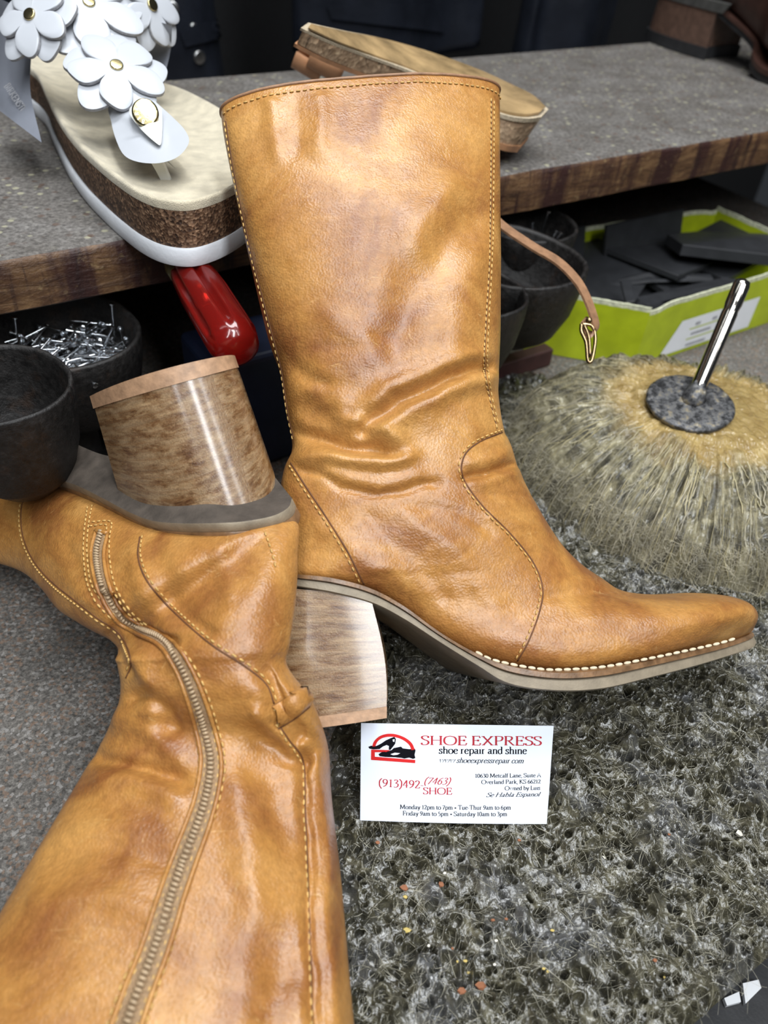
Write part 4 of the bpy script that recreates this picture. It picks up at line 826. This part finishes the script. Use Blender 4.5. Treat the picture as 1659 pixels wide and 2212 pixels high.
# flowers: two layers of petals with a brass rivet
def flower(x, y_, Z, r, rot, tilt=(0, 0), layers=((1.12, .6, 0), (1., 0, .0032))):
    c_ = ad(x, y_, Z); nv = nrm(ucc+RT*tilt[0]+UP*tilt[1]); a_ = nrm(RT-nv*(RT@nv)); b_ = np.cross(nv, a_)
    for sc_, dr, lift in layers:
        n_ = 150; t = np.linspace(0, 2*pi, n_, endpoint=False); pr = np.abs(np.cos(2.5*(t+dr)))**.55
        rad_ = r*sc_*(.38+.62*pr)*(1+.05*np.sin(7*t+dr*9)*pr); V = []
        ks = (.06, .3, .55, .78, .95, 1.)
        pts = lambda k, off: c_+(np.cos(t+rot)[:, None]*a_+np.sin(t+rot)[:, None]*b_)*(rad_*k)[:, None]+nv*((lift+off-.10*(rad_*k)**2/r-.02*r*np.sin(3*t+1)*k**2)[:, None])
        V = [pts(k, 0 if k < 1 else -.0004) for k in ks]+[pts(1., -.0022), pts(.5, -.0022)]
        F_ = gridf(8, n_, True)+[tuple(range(n_))[::-1]]; fm = [0 if f[0]//n_ < 5 else 1 for f in F_[:-1]]+[0]
        mesh('petals', np.array(V), F_, None, sn, mats=WM, fm=fm, sharp=50)
    disc(c_+nv*.0033, nv, .0036, .0011, 'rivet', M['brass'], sn)
flower(252, 152, .425, .0260, radians(-84), (0, .75)); flower(192, 15, .452, .0305, radians(-78), (.05, .7)); flower(72, 40, .440, .0225, radians(-100), (-.45, .5)); flower(322, 15, .475, .0215, radians(-60), (.8, .4), ((1.15, .6, 0), (1., 0, .003)))
# side straps
def strip(L_, R_, name, mat, thick=.0011, n_=20):
    a = crv([ad(*p) for p in L_], n_); b_ = crv([ad(*p) for p in R_], n_); V = []
    for p, q in zip(a, b_):
        m_ = nrm(CAM-(p+q)/2); V.append([p, (p+q)/2+m_*.001, q, q-m_*thick*2, p-m_*thick*2])
    return mesh(name, np.array(V), gridf(n_, 5, True)+[tuple(range(5)), tuple(range(5*n_-5, 5*n_))[::-1]], mat, sn, sharp=50)
ss_ = strip([(-15,-10,.47),(-12,60,.485),(-8,150,.488),(-6,235,.478)], [(70,30,.452),(68,110,.462),(66,200,.462),(90,308,.442)], 'side_strap', M['greystrap'])
sl = MB()
def em2(mb, W_, F_): mb.add(np.array([ad(q[0], q[1], .4668-.00012*(q[0]-5)) for q in W_]), F_)
text(sl, 'BIRKENSTOCK', 8, 186, 58, 262, 15, wt=1.2, emit=em2); sl.build('strap_lettering', M['whiteedge'], ss_, smooth=False)
strip([(295,35,.485),(305,90,.505),(318,130,.51)], [(372,55,.478),(368,110,.495),(352,178,.497)], 'side_strap', M['greystrap'])
# ------------------------------------------------------------------ upturned cork wedge sandal behind the boot
cw = thing('cork_wedge_sandal', 'cork wedge sandal lying sole up on the shelf behind the upright boot', 'sandal', az(1100, 318, SZ))
NE = [((655,62),.236),((720,92),.226),((800,122),.214),((890,155),.203),((980,200),.195),((1075,244),.188),((1130,256),.186),((1165,253),.185)]
FE = [((668,52),.236),((740,68),.226),((830,86),.214),((930,115),.203),((1030,152),.195),((1105,187),.188),((1150,210),.186),((1180,238),.185)]
a = crv([az(*p, z) for p, z in NE], 60); b = crv([az(*p, z) for p, z in FE], 60)
nw = nrm(np.cross(a[30]-a[10], b[30]-a[30])); nw = nw if nw[2] > 0 else -nw
thk = np.interp(np.linspace(0, 1, 60), [0, .45, 1], [.0105, .015, .026])[:, None]
def slab(f0, f1, g, name, mat, parent, lift=0.):
    x = nrm(b[30]-a[30]); e = nrm(a[-1]-a[0]); s_ = np.linspace(-1, 1, 60)[:, None]
    A_ = a-x*g+e*g*s_; B_ = b+x*g+e*g*s_; R = np.stack([A_-nw*thk*f0, A_-nw*thk*f1, B_-nw*thk*f1, B_-nw*thk*f0, (A_*.33+B_*.67)-nw*thk*f0+nw*lift, (A_*.67+B_*.33)-nw*thk*f0+nw*lift], 1)
    return mesh(name, R, gridf(60, 6, True)+[tuple(range(6)), tuple(range(59*6, 60*6))[::-1]], mat, parent, sharp=40)
slab(-.03, .10, .0012, 'frayed_rim', M['rim'], cw); slab(-.10, -.02, -.002, 'sole', M['amber'], cw, .001); slab(.10, .86, 0, 'cork_midsole', M['palecork'], cw); slab(.86, 1.05, .0012, 'insole', M['nat'], cw)
def ribbon(P, Wd, t, name, mat, parent):
    P = np.asarray(P); V = []
    T = np.gradient(P, axis=0)
    for i, p in enumerate(P):
        w_ = np.asarray(Wd[i]); n_ = nrm(np.cross(T[i], w_)); V.append([p+w_+n_*t, p-w_+n_*t, p-w_-n_*t, p+w_-n_*t])
    return mesh(name, np.array(V), gridf(len(P), 4, True)+[(0, 1, 2, 3), tuple(range(4*len(P)-4, 4*len(P)))[::-1]], mat, parent, sharp=40)
for (x, y_, Z, r_, hwd) in ((668, 136, .553, .0088, .0105), (706, 139, .545, .0080, .0125)):
    c_ = ad(x, y_, Z); ax_ = nrm(RT-UP*.45+FW*.3); v1 = nrm(UP-ax_*(UP@ax_)); v2 = np.cross(ax_, v1); tq = np.radians(np.linspace(-70, 250, 40))
    ribbon([c_+v1*r_*cos(t)*.8-v2*r_*sin(t) for t in tq], [ax_*hwd]*40, .0012, 'strap', M['nat'], cw)
q = crv([ad(1010,395,.520), ad(1050,445,.490), ad(1082,485,.478), ad(1150,532,.470), ad(1205,565,.463), ad(1245,605,.457), ad(1268,645,.452), ad(1284,690,.449), ad(1287,712,.449), ad(1276,724,.449), ad(1262,716,.4495), ad(1262,690,.450)], 70)
sw = ribbon(q, [nrm(FW*.55+RT*.45+UP*.5)*.0042]*70, .0007, 'ankle_strap', M['strapleather'], cw)
bk = MB()
loop = [ad(x, y_, .447) for x, y_ in [(1256,700),(1278,704),(1286,730),(1279,776),(1270,779),(1266,740),(1256,716),(1256,700)]]
V_, F_ = tube(crv(loop, 40), .0011, 8); bk.add(V_, F_); V_, F_ = tube(crv([ad(1262,702,.4455), ad(1272,728,.4455), ad(1275,772,.4455)], 10), .0009, 8); bk.add(V_, F_)
V_, F_ = lathe([(.0018, 0), (.0018, .0016), (.0008, .0022)], ad(1272,692,.447), nrm(CAM-ad(1272,692,.447)), 16); bk.add(V_, F_); bk.build('buckle', M['bronze'], sw)
# ------------------------------------------------------------------ dark brown boot on the shelf
bz = thing('brown_boot', 'dark brown leather boot cut off by the corner above the shelf', 'boot', az(1500, 120, SZ))
hA, hB = az(1362, 84, SZ), az(1520, 131, SZ); hd = nrm(hB-hA); hw2 = np.array([hd[1], -hd[0], 0]); hw2 = hw2 if hw2@FW < 0 else -hw2; LH = np.linalg.norm(hB-hA)
hc = (hA+hB)/2-hw2*.030+EZ*.0006
heel(hc, -hd, hw2, EZ, [(z, LH*.5, LH*.5, .030) for z in (0., .002, .0115)], 'heel_lift', M['rubber'], bz)
heel(hc, -hd, hw2, EZ, [(.0115+.034*f, LH*(.48+.0*f), LH*(.47-.03*f), .0285+.001*f) for f in np.linspace(0, 1, 6)], 'heel', M['brownheel'], bz)
heel(hc, -hd, hw2, EZ, [(.0455, LH*.56, LH*.46, .031), (.055, LH*.62, LH*.46, .032)], 'heel_seat', M['greyrubber'], bz)
toe0 = az(1605, 165, SZ)-hw2*.036
Pp = [(hc-hd*LH*.30, .054, .12, .027), (hc+hd*LH*.4, .050, .13, .030), (hc+hd*LH*.95, .026, .115, .031), (toe0+hd*.012, .022, .085, .036), (toe0+hd*.05, .013, .070, .040), (toe0+hd*.10, .013, .058, .038), (toe0+hd*.14, .014, .045, .026), (toe0+hd*.155, .016, .03, .010)]
A = np.array([p+EZ*z for p, z, h, w_ in Pp]); B = np.array([p+EZ*h for p, z, h, w_ in Pp]); A[0] -= hd*.012; B[0] -= hd*.004
Vb, Nb, yb = loft(A, B, np.tile(hw2, (8, 1)), [p[3] for p in Pp], [p[3] for p in Pp], [3.]*8, [2.2]*8, 80, 64)
F = gridf(80, 64, True)+[tuple(range(64)), tuple(range(79*64, 80*64))[::-1]]; mesh('upper', Vb, F, M['brownleather'], bz)
shc = hc+hd*.01; rows = [(.032, .06), (.036, .10), (.038, .16), (.040, .24)]
Vs = [[shc+hd*cos(t)*r*1.15+hw2*sin(t)*r*.85+EZ*z for t in np.linspace(0, 2*pi, 48, endpoint=False)] for r, z in rows]
mesh('shaft', np.array(Vs), gridf(4, 48, True)+[tuple(range(48))[::-1], tuple(range(144, 192))], M['brownleather'], bz)
out_ = [(hc+hd*LH*.5, .028, .049, .007), (hc+hd*LH*.95, .026, .030, .008), (toe0+hd*.0, .030, .018, .010), (toe0+hd*.03, .040, .010, .010), (toe0+hd*.10, .042, .010, .010), (toe0+hd*.15, .026, .012, .010), (toe0+hd*.165, .008, .014, .010)]
D = crv(np.array([[*p, w_, z, t_] for p, w_, z, t_ in out_]), 60)
for nm, k0, k1, mt_, g in (('outsole', -1.0, -.25, 'rubber', 0), ('welt', -.25, .2, 'brownleather', .002)):
    R = np.array([[d[:3]+hw2*(d[3]+g)*s_+EZ*max(d[4]+d[5]*k, .0008) for s_, k in ((1, k0), (1, k1), (-1, k1), (-1, k0))] for d in D])
    mesh(nm, R, gridf(60, 4, True)+[(0, 1, 2, 3), (236, 237, 238, 239)[::-1]], M[mt_], bz, sharp=40)
# ------------------------------------------------------------------ cast-iron nail cups
def cup(c_, R, depth, name, parent, back=None, rise=0., el=1.):
    prof = [(.02, -depth), (.45, -depth*.97), (.74, -depth*.80), (.90, -depth*.52), (.98, -depth*.2), (1.0, 0), (.985, .0012), (.94, .0012), (.92, -.001), (.89, -depth*.25), (.80, -depth*.5), (.62, -depth*.72), (.3, -depth*.85), (.02, -depth*.88)]
    n_ = 64; V = []; bd_ = back if back is not None else E2; sd_ = np.array([bd_[1], -bd_[0], 0])
    for r_, z in prof:
        for k in range(n_):
            t = 2*pi*k/n_; cz = cos(t); q = c_+(bd_*cz*el+sd_*sin(t))*R*r_*(1+.012*sin(3*t+1))
            lift = rise*max(0, cz)**1.5*max(0, 1+z/depth)
            V.append(q+EZ*(z+lift))
    V = np.array(V); V += (.0006*fbm(V[:, 0]*160+40, V[:, 1]*160+V[:, 2]*130+40, 3, 7))[:, None]*nrm((1, 1, 1))
    return mesh(name, V, gridf(len(prof), n_, True)+[tuple(range(n_))[::-1], tuple(range((len(prof)-1)*n_, len(prof)*n_))], M['iron'], parent)
CZ = .103
n1 = thing('nail_tray', 'black cast-iron double cup on the left filled with shiny nails', 'nail tray', az(60, 850, 0)*[1, 1, 0])
cN = az(140, 722, CZ); RN = np.linalg.norm(az(305, 715, CZ)-cN); cM = az(-2, 836, .133); RM = np.linalg.norm(az(158, 829, .133)-cM)
cup(cN, RN, .058, 'cup', n1, E2, .008); cup(cM, RM, .058, 'cup', n1, E2, .003)
pm = cN-E1*.005; V_, F_ = lathe([(.034, -CZ+.0005), (.033, -CZ+.008), (.013, -CZ+.014), (.012, -.058), (.03, -.050), (.03, -.046)], pm+E2*.01, EZ, 32); mesh('pedestal', V_, F_, M['iron'], n1)
n2_ = thing('nail_tray', 'black cast-iron cluster of three cups behind the upright boot', 'nail tray', az(1110, 640, 0)*[1, 1, 0])
cA = az(1120, 560, .108); RA = np.linalg.norm(az(1258, 556, .108)-cA); cB = az(1022, 632, .108); RB = np.linalg.norm(az(1141, 640, .108)-cB); cC = az(1130, 505, .108)
cC = az(1140, 482, .106)
cup(cA, RA, .062, 'cup', n2_, E2, .006); cup(cB, RB, .060, 'cup', n2_, E2, .004); cup(cC, RA*.80, .050, 'cup', n2_, E2, .008)
pm2 = (cA+cB)/2-E1*.03+E2*.035; V_, F_ = lathe([(.036, -.1075), (.034, -.10), (.014, -.094), (.012, -.062), (.03, -.054), (.03, -.050)], pm2, EZ, 32); mesh('pedestal', V_, F_, M['iron'], n2_)
# nails, each one its own
V_, F_ = lathe([(.00005, 0), (.00062, .0028), (.00066, .0190), (.00066, .0200), (.00165, .0201), (.00165, .0208), (.0011, .0211)], (0, 0, 0), EZ, 10)
shank = mesh('shoe_nail', V_, F_, M['nail'], loc=(0, 0, 0), sharp=40); first = True
r3 = np.random.default_rng(17)
def putnail(p, d, lab, grp, sc_=1.):
    global first
    o = shank if first else shank.copy()
    if not first: COL.objects.link(o)
    first = False
    o.matrix_world = Matrix.Translation(Vector(p)) @ Vector(d).to_track_quat('Z', 'Y').to_matrix().to_4x4() @ Matrix.Scale(sc_, 4)
    tag(o, lab, 'nail', grp)
for k in range(260):
    lay = k//52; rr_ = RN*(.60+.045*lay)*sqrt(r3.random()); t = r3.uniform(0, 2*pi); az_ = r3.uniform(0, 2*pi); tl = r3.normal(0, .22)
    d = np.array([cos(az_)*cos(tl), sin(az_)*cos(tl), sin(tl)]); mid = cN+np.array([cos(t)*rr_, sin(t)*rr_, -.029+lay*.0048+r3.uniform(0, .002)])
    p = mid-d*.0115
    putnail(p, d, 'small shiny steel nail in the heap filling the iron cup', 'nails heaped in the cup', 1.1)
for (x, y_), d in (((248, 730), (.05, .12, 1)), ((214, 775), (.5, .3, 1)), ((40, 760), (.1, .1, 1)), ((225, 700), (-.3, .2, .8))):
    p = az(x, y_, CZ-.018); putnail(p, nrm(d), 'nail standing upright at the rim of the heap of nails', 'upright nails in the cup', 1.05)
for (x, y_), d in (((1180, 470), (.15, .1, 1)), ((1150, 495), (-.2, .2, .8)), ((1122, 505), (-.3, .1, 1)), ((1195, 512), (.3, .2, .7)), ((1204, 515), (.4, .1, .6))):
    p = ad(x, y_, (cC-CAM)@FW)-nrm(d)*.02; putnail(p, nrm(d), 'thin nail sticking up from the rearmost iron cup', 'nails in the rear cup', 1.2)
# ------------------------------------------------------------------ screwdriver
sd0, sd1 = ad(516, 757, .383), ad(388, 548, .428); sa_ = nrm(sd0-sd1); SLn = np.linalg.norm(sd0-sd1)
sdv = thing('screwdriver', 'screwdriver with fluted clear red handle sticking out from under the shelf', 'screwdriver', (sd0+sd1)/2)
def fluted(rows, flute, n_=96):
    V = []; ref = nrm(np.cross(sa_, UP)); rf2 = np.cross(sa_, ref)
    for r_, z, fl in rows:
        for k in range(n_):
            t = 2*pi*k/n_; m_ = 1-fl*max(0, cos(6*t))**3; V.append(sd1+sa_*z+(ref*cos(t)+rf2*sin(t))*r_*m_)
    return np.array(V), gridf(len(rows), n_, True)+[tuple(range(n_))[::-1], tuple(range((len(rows)-1)*n_, len(rows)*n_))]
V_, F_ = fluted([(.0095, .010, 0), (.0105, .014, .05), (.0120, .024, .24), (.0130, .040, .26), (.0133, SLn-.018, .26), (.0133, SLn-.011, .14), (.0131, SLn-.008, 0), (.0112, SLn-.001, 0), (.007, SLn+.002, 0), (.001, SLn+.0028, 0)], 0)
mesh('handle', V_, F_, M['redclear'], sdv, sharp=55)
V_, F_ = lathe([(.0025, .006), (.0025, SLn*.62), (.001, SLn*.63)], sd1, sa_, 16); mesh('tang', V_, F_, M['steel'], sdv)
V_, F_ = lathe([(.0098, -.004), (.0105, .004), (.0118, .010), (.0112, .018)], sd1, sa_, 32); mesh('collar', V_, F_, M['amberend'], sdv)
V_, F_ = lathe([(.0032, -.012), (.0032, 0)], sd1, sa_, 16); mesh('blade', V_, F_, M['steel'], sdv)
# ------------------------------------------------------------------ lime green box of rubber sheets
gb = thing('cardboard_box', 'lime green cardboard box with white label and frayed rim under the shelf', 'box', az(1365, 795, 0))
k0 = az(1366, 797, .0005); hgt = .056; k1 = k0+SD*.24; kL = k0-SD*.03+SN*.09-SD*.055; k2 = k1+SN*.13; k3 = kL+SN*.07+SD*.02
cs = [k0, k1, k2, k3, kL]; flare = [np.array([0, 0, 0])]*5
def wallp(p, q, h, name, t=.0016, lean=0.):
    d_ = nrm(q-p); nn_ = np.array([d_[1], -d_[0], 0]); n_ = 40; s_ = np.linspace(0, 1, n_)[:, None]; base = p+(q-p)*s_
    tp = base+EZ*h+nn_*lean; tp[:, 2] += .0009*fbm(s_[:, 0]*30+p[0]*99, s_[:, 0]*0, 3, 4)-.0035*np.exp(-((s_[:, 0]-.02)/.05)**2)
    md_ = base+(tp-base)*.93
    R = np.stack([base, md_, tp, tp-nn_*t, md_-nn_*t, base-nn_*t], 1); F_ = gridf(n_, 6); fm = [1 if 0 < f[0] % 6 < 4 else 0 for f in F_]
    return mesh(name, R, F_+[(0, 5, 4, 3, 2, 1)], None, gb, mats=[M['lime'], M['limeedge']], fm=fm+[0], smooth=False)
for p_, q_ in zip(cs, cs[1:]+cs[:1]): wallp(p_, q_, hgt, 'side_panel')
mesh('base_panel', [c+EZ*.001 for c in cs], [(0, 1, 2, 3, 4)], M['lime'], gb, smooth=False)
nnb = np.array([SD[1], -SD[0], 0])
def onbox(a_, z, off=.0006): return k0+SD*a_+EZ*z+nnb*off
lbl = mesh('label', [onbox(.030, .004), onbox(.150, .004), onbox(.150, .034), onbox(.046, .034)], [(0, 1, 2, 3)], M['paper'], gb, smooth=False)
lm = MB()
for (za, zb, a0_, a1_) in ((.0255, .0285, .066, .074), (.0255, .0285, .088, .096), (.0165, .0190, .064, .092), (.0060, .0085, .062, .090)):
    n_ = int((a1_-a0_)/.0022)
    for i in range(n_):
        x = a0_+i*.0022; lm.add([onbox(x, za, .0009), onbox(x+.0015, za, .0009), onbox(x+.0015, zb, .0009), onbox(x, zb, .0009)], [(0, 1, 2, 3)])
lm.build('label_print', M['greyprint'], lbl, smooth=False)
lm = MB()
for z in (.0125, .0225): lm.add([onbox(.06, z, .0008), onbox(.098, z, .0008), onbox(.098, z+.0012, .0008), onbox(.06, z+.0012, .0008)], [(0, 1, 2, 3)])
lm.add([onbox(.098, .004, .0008), onbox(.100, .004, .0008), onbox(.100, .034, .0008), onbox(.098, .034, .0008)], [(0, 1, 2, 3)]); lm.build('label_border', M['lime'], lbl, smooth=False)
def sheet(pts, t, lab):
    Pq = np.array([ad(x, y_, Z) for x, y_, Z in pts]); n_ = len(Pq); nn_ = nrm(np.cross(Pq[1]-Pq[0], Pq[2]-Pq[0])); nn_ = nn_ if nn_[2] > 0 else -nn_
    F_ = [tuple(range(n_)), tuple(range(n_, 2*n_))[::-1]]+[(i, i+n_, (i+1) % n_+n_, (i+1) % n_) for i in range(n_)]
    o = mesh('rubber_sheet', np.vstack([Pq, Pq-nn_*t]), F_, M['sheet'], loc=Pq.mean(0), smooth=False, bevel=.0006); tag(o, lab, 'rubber sheet', 'black rubber offcuts in the green box')
sheet([(1442,505,.73),(1475,528,.70),(1680,552,.70),(1680,505,.76),(1500,500,.77)], .010, 'thick black rubber slab topmost in the green box')
sheet([(1288,605,.70),(1400,590,.70),(1535,592,.71),(1540,600,.70),(1400,604,.69),(1290,616,.69)], .004, 'narrow grey rubber strip across the green box')
sheet([(1340,605,.66),(1362,602,.66),(1372,650,.63),(1352,652,.63)], .003, 'short rubber strip standing against the frayed box rim')
sheet([(1380,645,.65),(1560,605,.68),(1640,606,.70),(1560,618,.66),(1400,660,.64)], .004, 'dark rubber piece lying inside the front rim of the green box')
sheet([(1400,560,.76),(1530,580,.74),(1525,590,.73),(1395,572,.75)], .004, 'slanted rubber sliver below the thick rubber slab')
for i, (a_, b_, z_, r_) in enumerate(((.075, .06, .022, .2), (.13, .05, .026, -.1), (.05, .095, .034, .5), (.13, .095, .038, .25), (.20, .08, .038, .1))):  # extra black sheets added to darken the box inside, in place of shade
    c_ = k0+SD*a_+SN*b_+EZ*z_; u1 = SD*cos(r_)+SN*sin(r_)+EZ*.12*(-1)**i; u2 = SN*cos(r_)-SD*sin(r_); V_, F_ = box(c_, nrm(u1), nrm(u2), nrm(np.cross(u1, u2)), .11, .075, .005)
    o = mesh('rubber_sheet', V_, F_, M['sheet'], loc=c_, smooth=False, bevel=.0006); tag(o, 'added black sheet in place of shade deep in the green box under the narrower offcuts', 'rubber sheet', 'added dark sheets deep in the green box')
for a_, b_, z_ in ((.00, .128, .034), (.12, .116, .036)):  # upright black sheets added over the lit back wall, standing in for shade
    c_ = k0+SD*a_+SN*b_+EZ*z_; V_, F_ = box(c_, SD, nrm(EZ+SN*.25), nrm(SN-EZ*.25), .105, .062, .004)
    o = mesh('rubber_sheet', V_, F_, M['sheet'], loc=c_, smooth=False, bevel=.0006); tag(o, 'added black sheet standing in for shade on the inner back wall of the green box', 'rubber sheet', 'added dark sheets along the back of the green box')
# odds and ends under the shelf
V_, F_ = box(ad(585, 850, .52), SD, SN, EZ, .10, .05, .085); V_ = np.array(V_); V_[:, 2] -= V_[:, 2].min()-.0003
tag(mesh('storage_bin', V_, F_, M['navy'], loc=V_.mean(0)*[1, 1, 0], smooth=False, bevel=.004), 'dark navy plastic bin in the gap between wooden heel and upright boot', 'bin')
V_, F_ = box(az(1105, 796, .0085)+SN*.004, SD, SN, EZ, .085, .012, .016); tag(mesh('wooden_strip', V_, F_, M['wine'], loc=az(1115, 792, 0), smooth=False, bevel=.0015), 'dark reddish wooden strip lying on the felt left of the green box', 'wooden strip')
# ------------------------------------------------------------------ jackets hanging behind the shelf
rail = thing('clothes_rail', 'dark clothes rail behind the shelf carrying the black leather jackets', 'rail', shp(.2, .62, .75))
V_, F_ = tube([shp(-.7, .62, .75), shp(1.4, .62, .75)], .012, 12); mesh('rail_tube', V_, F_, M['dark'], rail)
for a_ in (-.7, 1.4): V_, F_ = tube([shp(a_, .62, -.795), shp(a_, .62, .75)], .012, 12); mesh('rail_post', V_, F_, M['dark'], rail)
def jacket(a_, wdt, bot, seed, lab, snaps, flap=None):
    j = thing('leather_jacket', lab, 'jacket', shp(a_, .60, bot), 'black jackets on the rail'); n_, m_ = 90, 60
    s_ = np.linspace(0, 2*pi, n_, endpoint=False)[None]; z = np.linspace(0, 1, m_)[:, None]; zz_ = bot+(.735-bot)*z
    wd_ = wdt*(1-.25*z**2); dp = .045*(1+.35*np.sin(3*s_+seed)+.25*np.sin(5*s_+2*seed+z*2))*(1-.35*z)
    X = a_+wd_*np.cos(s_)+.01*np.sin(z*5+seed); Yb = .60+dp*np.sin(s_)+.006*fbm(s_*3+seed, z*8+s_*0, 3, seed)
    P = s0*[1, 1, 0]+X[..., None]*SD+Yb[..., None]*SN+EZ*(zz_+.01*np.sin(2*s_+seed))[..., None]
    mesh('body', P, gridf(m_, n_, True)+[tuple(range(n_))[::-1], tuple(range((m_-1)*n_, m_*n_))], M['jacket'], j)
    sk = Skin(P, gridf(m_, n_, True))
    for x, y_, r_ in snaps:
        p, nv = sk.hit(x, y_)
        if p is None: continue
        nv = nv if nv@(CAM-p) > 0 else -nv; disc(p-nv*.0005, nv, r_, .003, 'snap', M['snap'], j)
    if flap:
        g = []
        for u in np.linspace(0, 1, 14):
            r_ = []
            for v in np.linspace(0, 1, 6):
                x = (flap[0][0]*(1-u)+flap[1][0]*u)*(1-v)+(flap[3][0]*(1-u)+flap[2][0]*u)*v; y_ = (flap[0][1]*(1-u)+flap[1][1]*u)*(1-v)+(flap[3][1]*(1-u)+flap[2][1]*u)*v
                p, nv = sk.hit(x, y_); 
                if p is None: p, nv = sk.near(ad(x, y_, .9))
                r_.append(p+nv*(.004 if nv@(CAM-p) > 0 else -.004))
            g.append(r_)
        mesh('pocket_flap', np.array(g), gridf(14, 6), M['jacket'], j)
jacket(.25, .13, .06, 3, 'black leather jacket with silver snaps hanging left behind the flower sandal', [(430,124,.0075),(372,18,.0075),(418,60,.005)], ((385,60),(470,40),(500,75),(400,100)))
jacket(.62, .15, .09, 8, 'black leather jacket hanging behind the cork wedge sandal', [(842,40,.006)], ((705,10),(930,5),(960,70),(715,40)))
jacket(.96, .09, .05, 5, 'black leather jacket hanging between the cork sandal and the brown boot', [])
# ------------------------------------------------------------------ things below the bench corner
rk = thing('lower_ledge', 'dark metal ledge under the corner of the bench', 'ledge', fr(.2, -.02, -.16))
V_, F_ = box(fr(.2, -.015, -.13), E1, E2, EZ, .5, .12, .015); mesh('ledge_plate', V_, F_, M['rubber'], rk, smooth=False, bevel=.002)
for a_ in (0., .4):
    V_, F_ = box(fr(a_, -.015, -.47), E1, E2, EZ, .03, .03, .66); mesh('ledge_post', V_, F_, M['dark'], rk, smooth=False)
pz = -.1222
for pts, lab in (([(1600,2128),(1634,2120),(1640,2138),(1606,2172)], 'crumpled white paper scrap in the corner below the bench edge'), ([(1560,2160),(1592,2146),(1596,2168),(1566,2176)], 'smaller white paper scrap beside the crumpled one below the bench edge')):
    Pq = np.array([az(x, y_, pz+.0006) for x, y_ in pts]); o = mesh('paper_scrap', np.vstack([Pq, Pq+EZ*.003]), [(0, 1, 2, 3), (7, 6, 5, 4), (0, 4, 5, 1), (1, 5, 6, 2), (2, 6, 7, 3), (3, 7, 4, 0)], M['paper'], loc=Pq.mean(0), smooth=False); tag(o, lab, 'paper scrap')
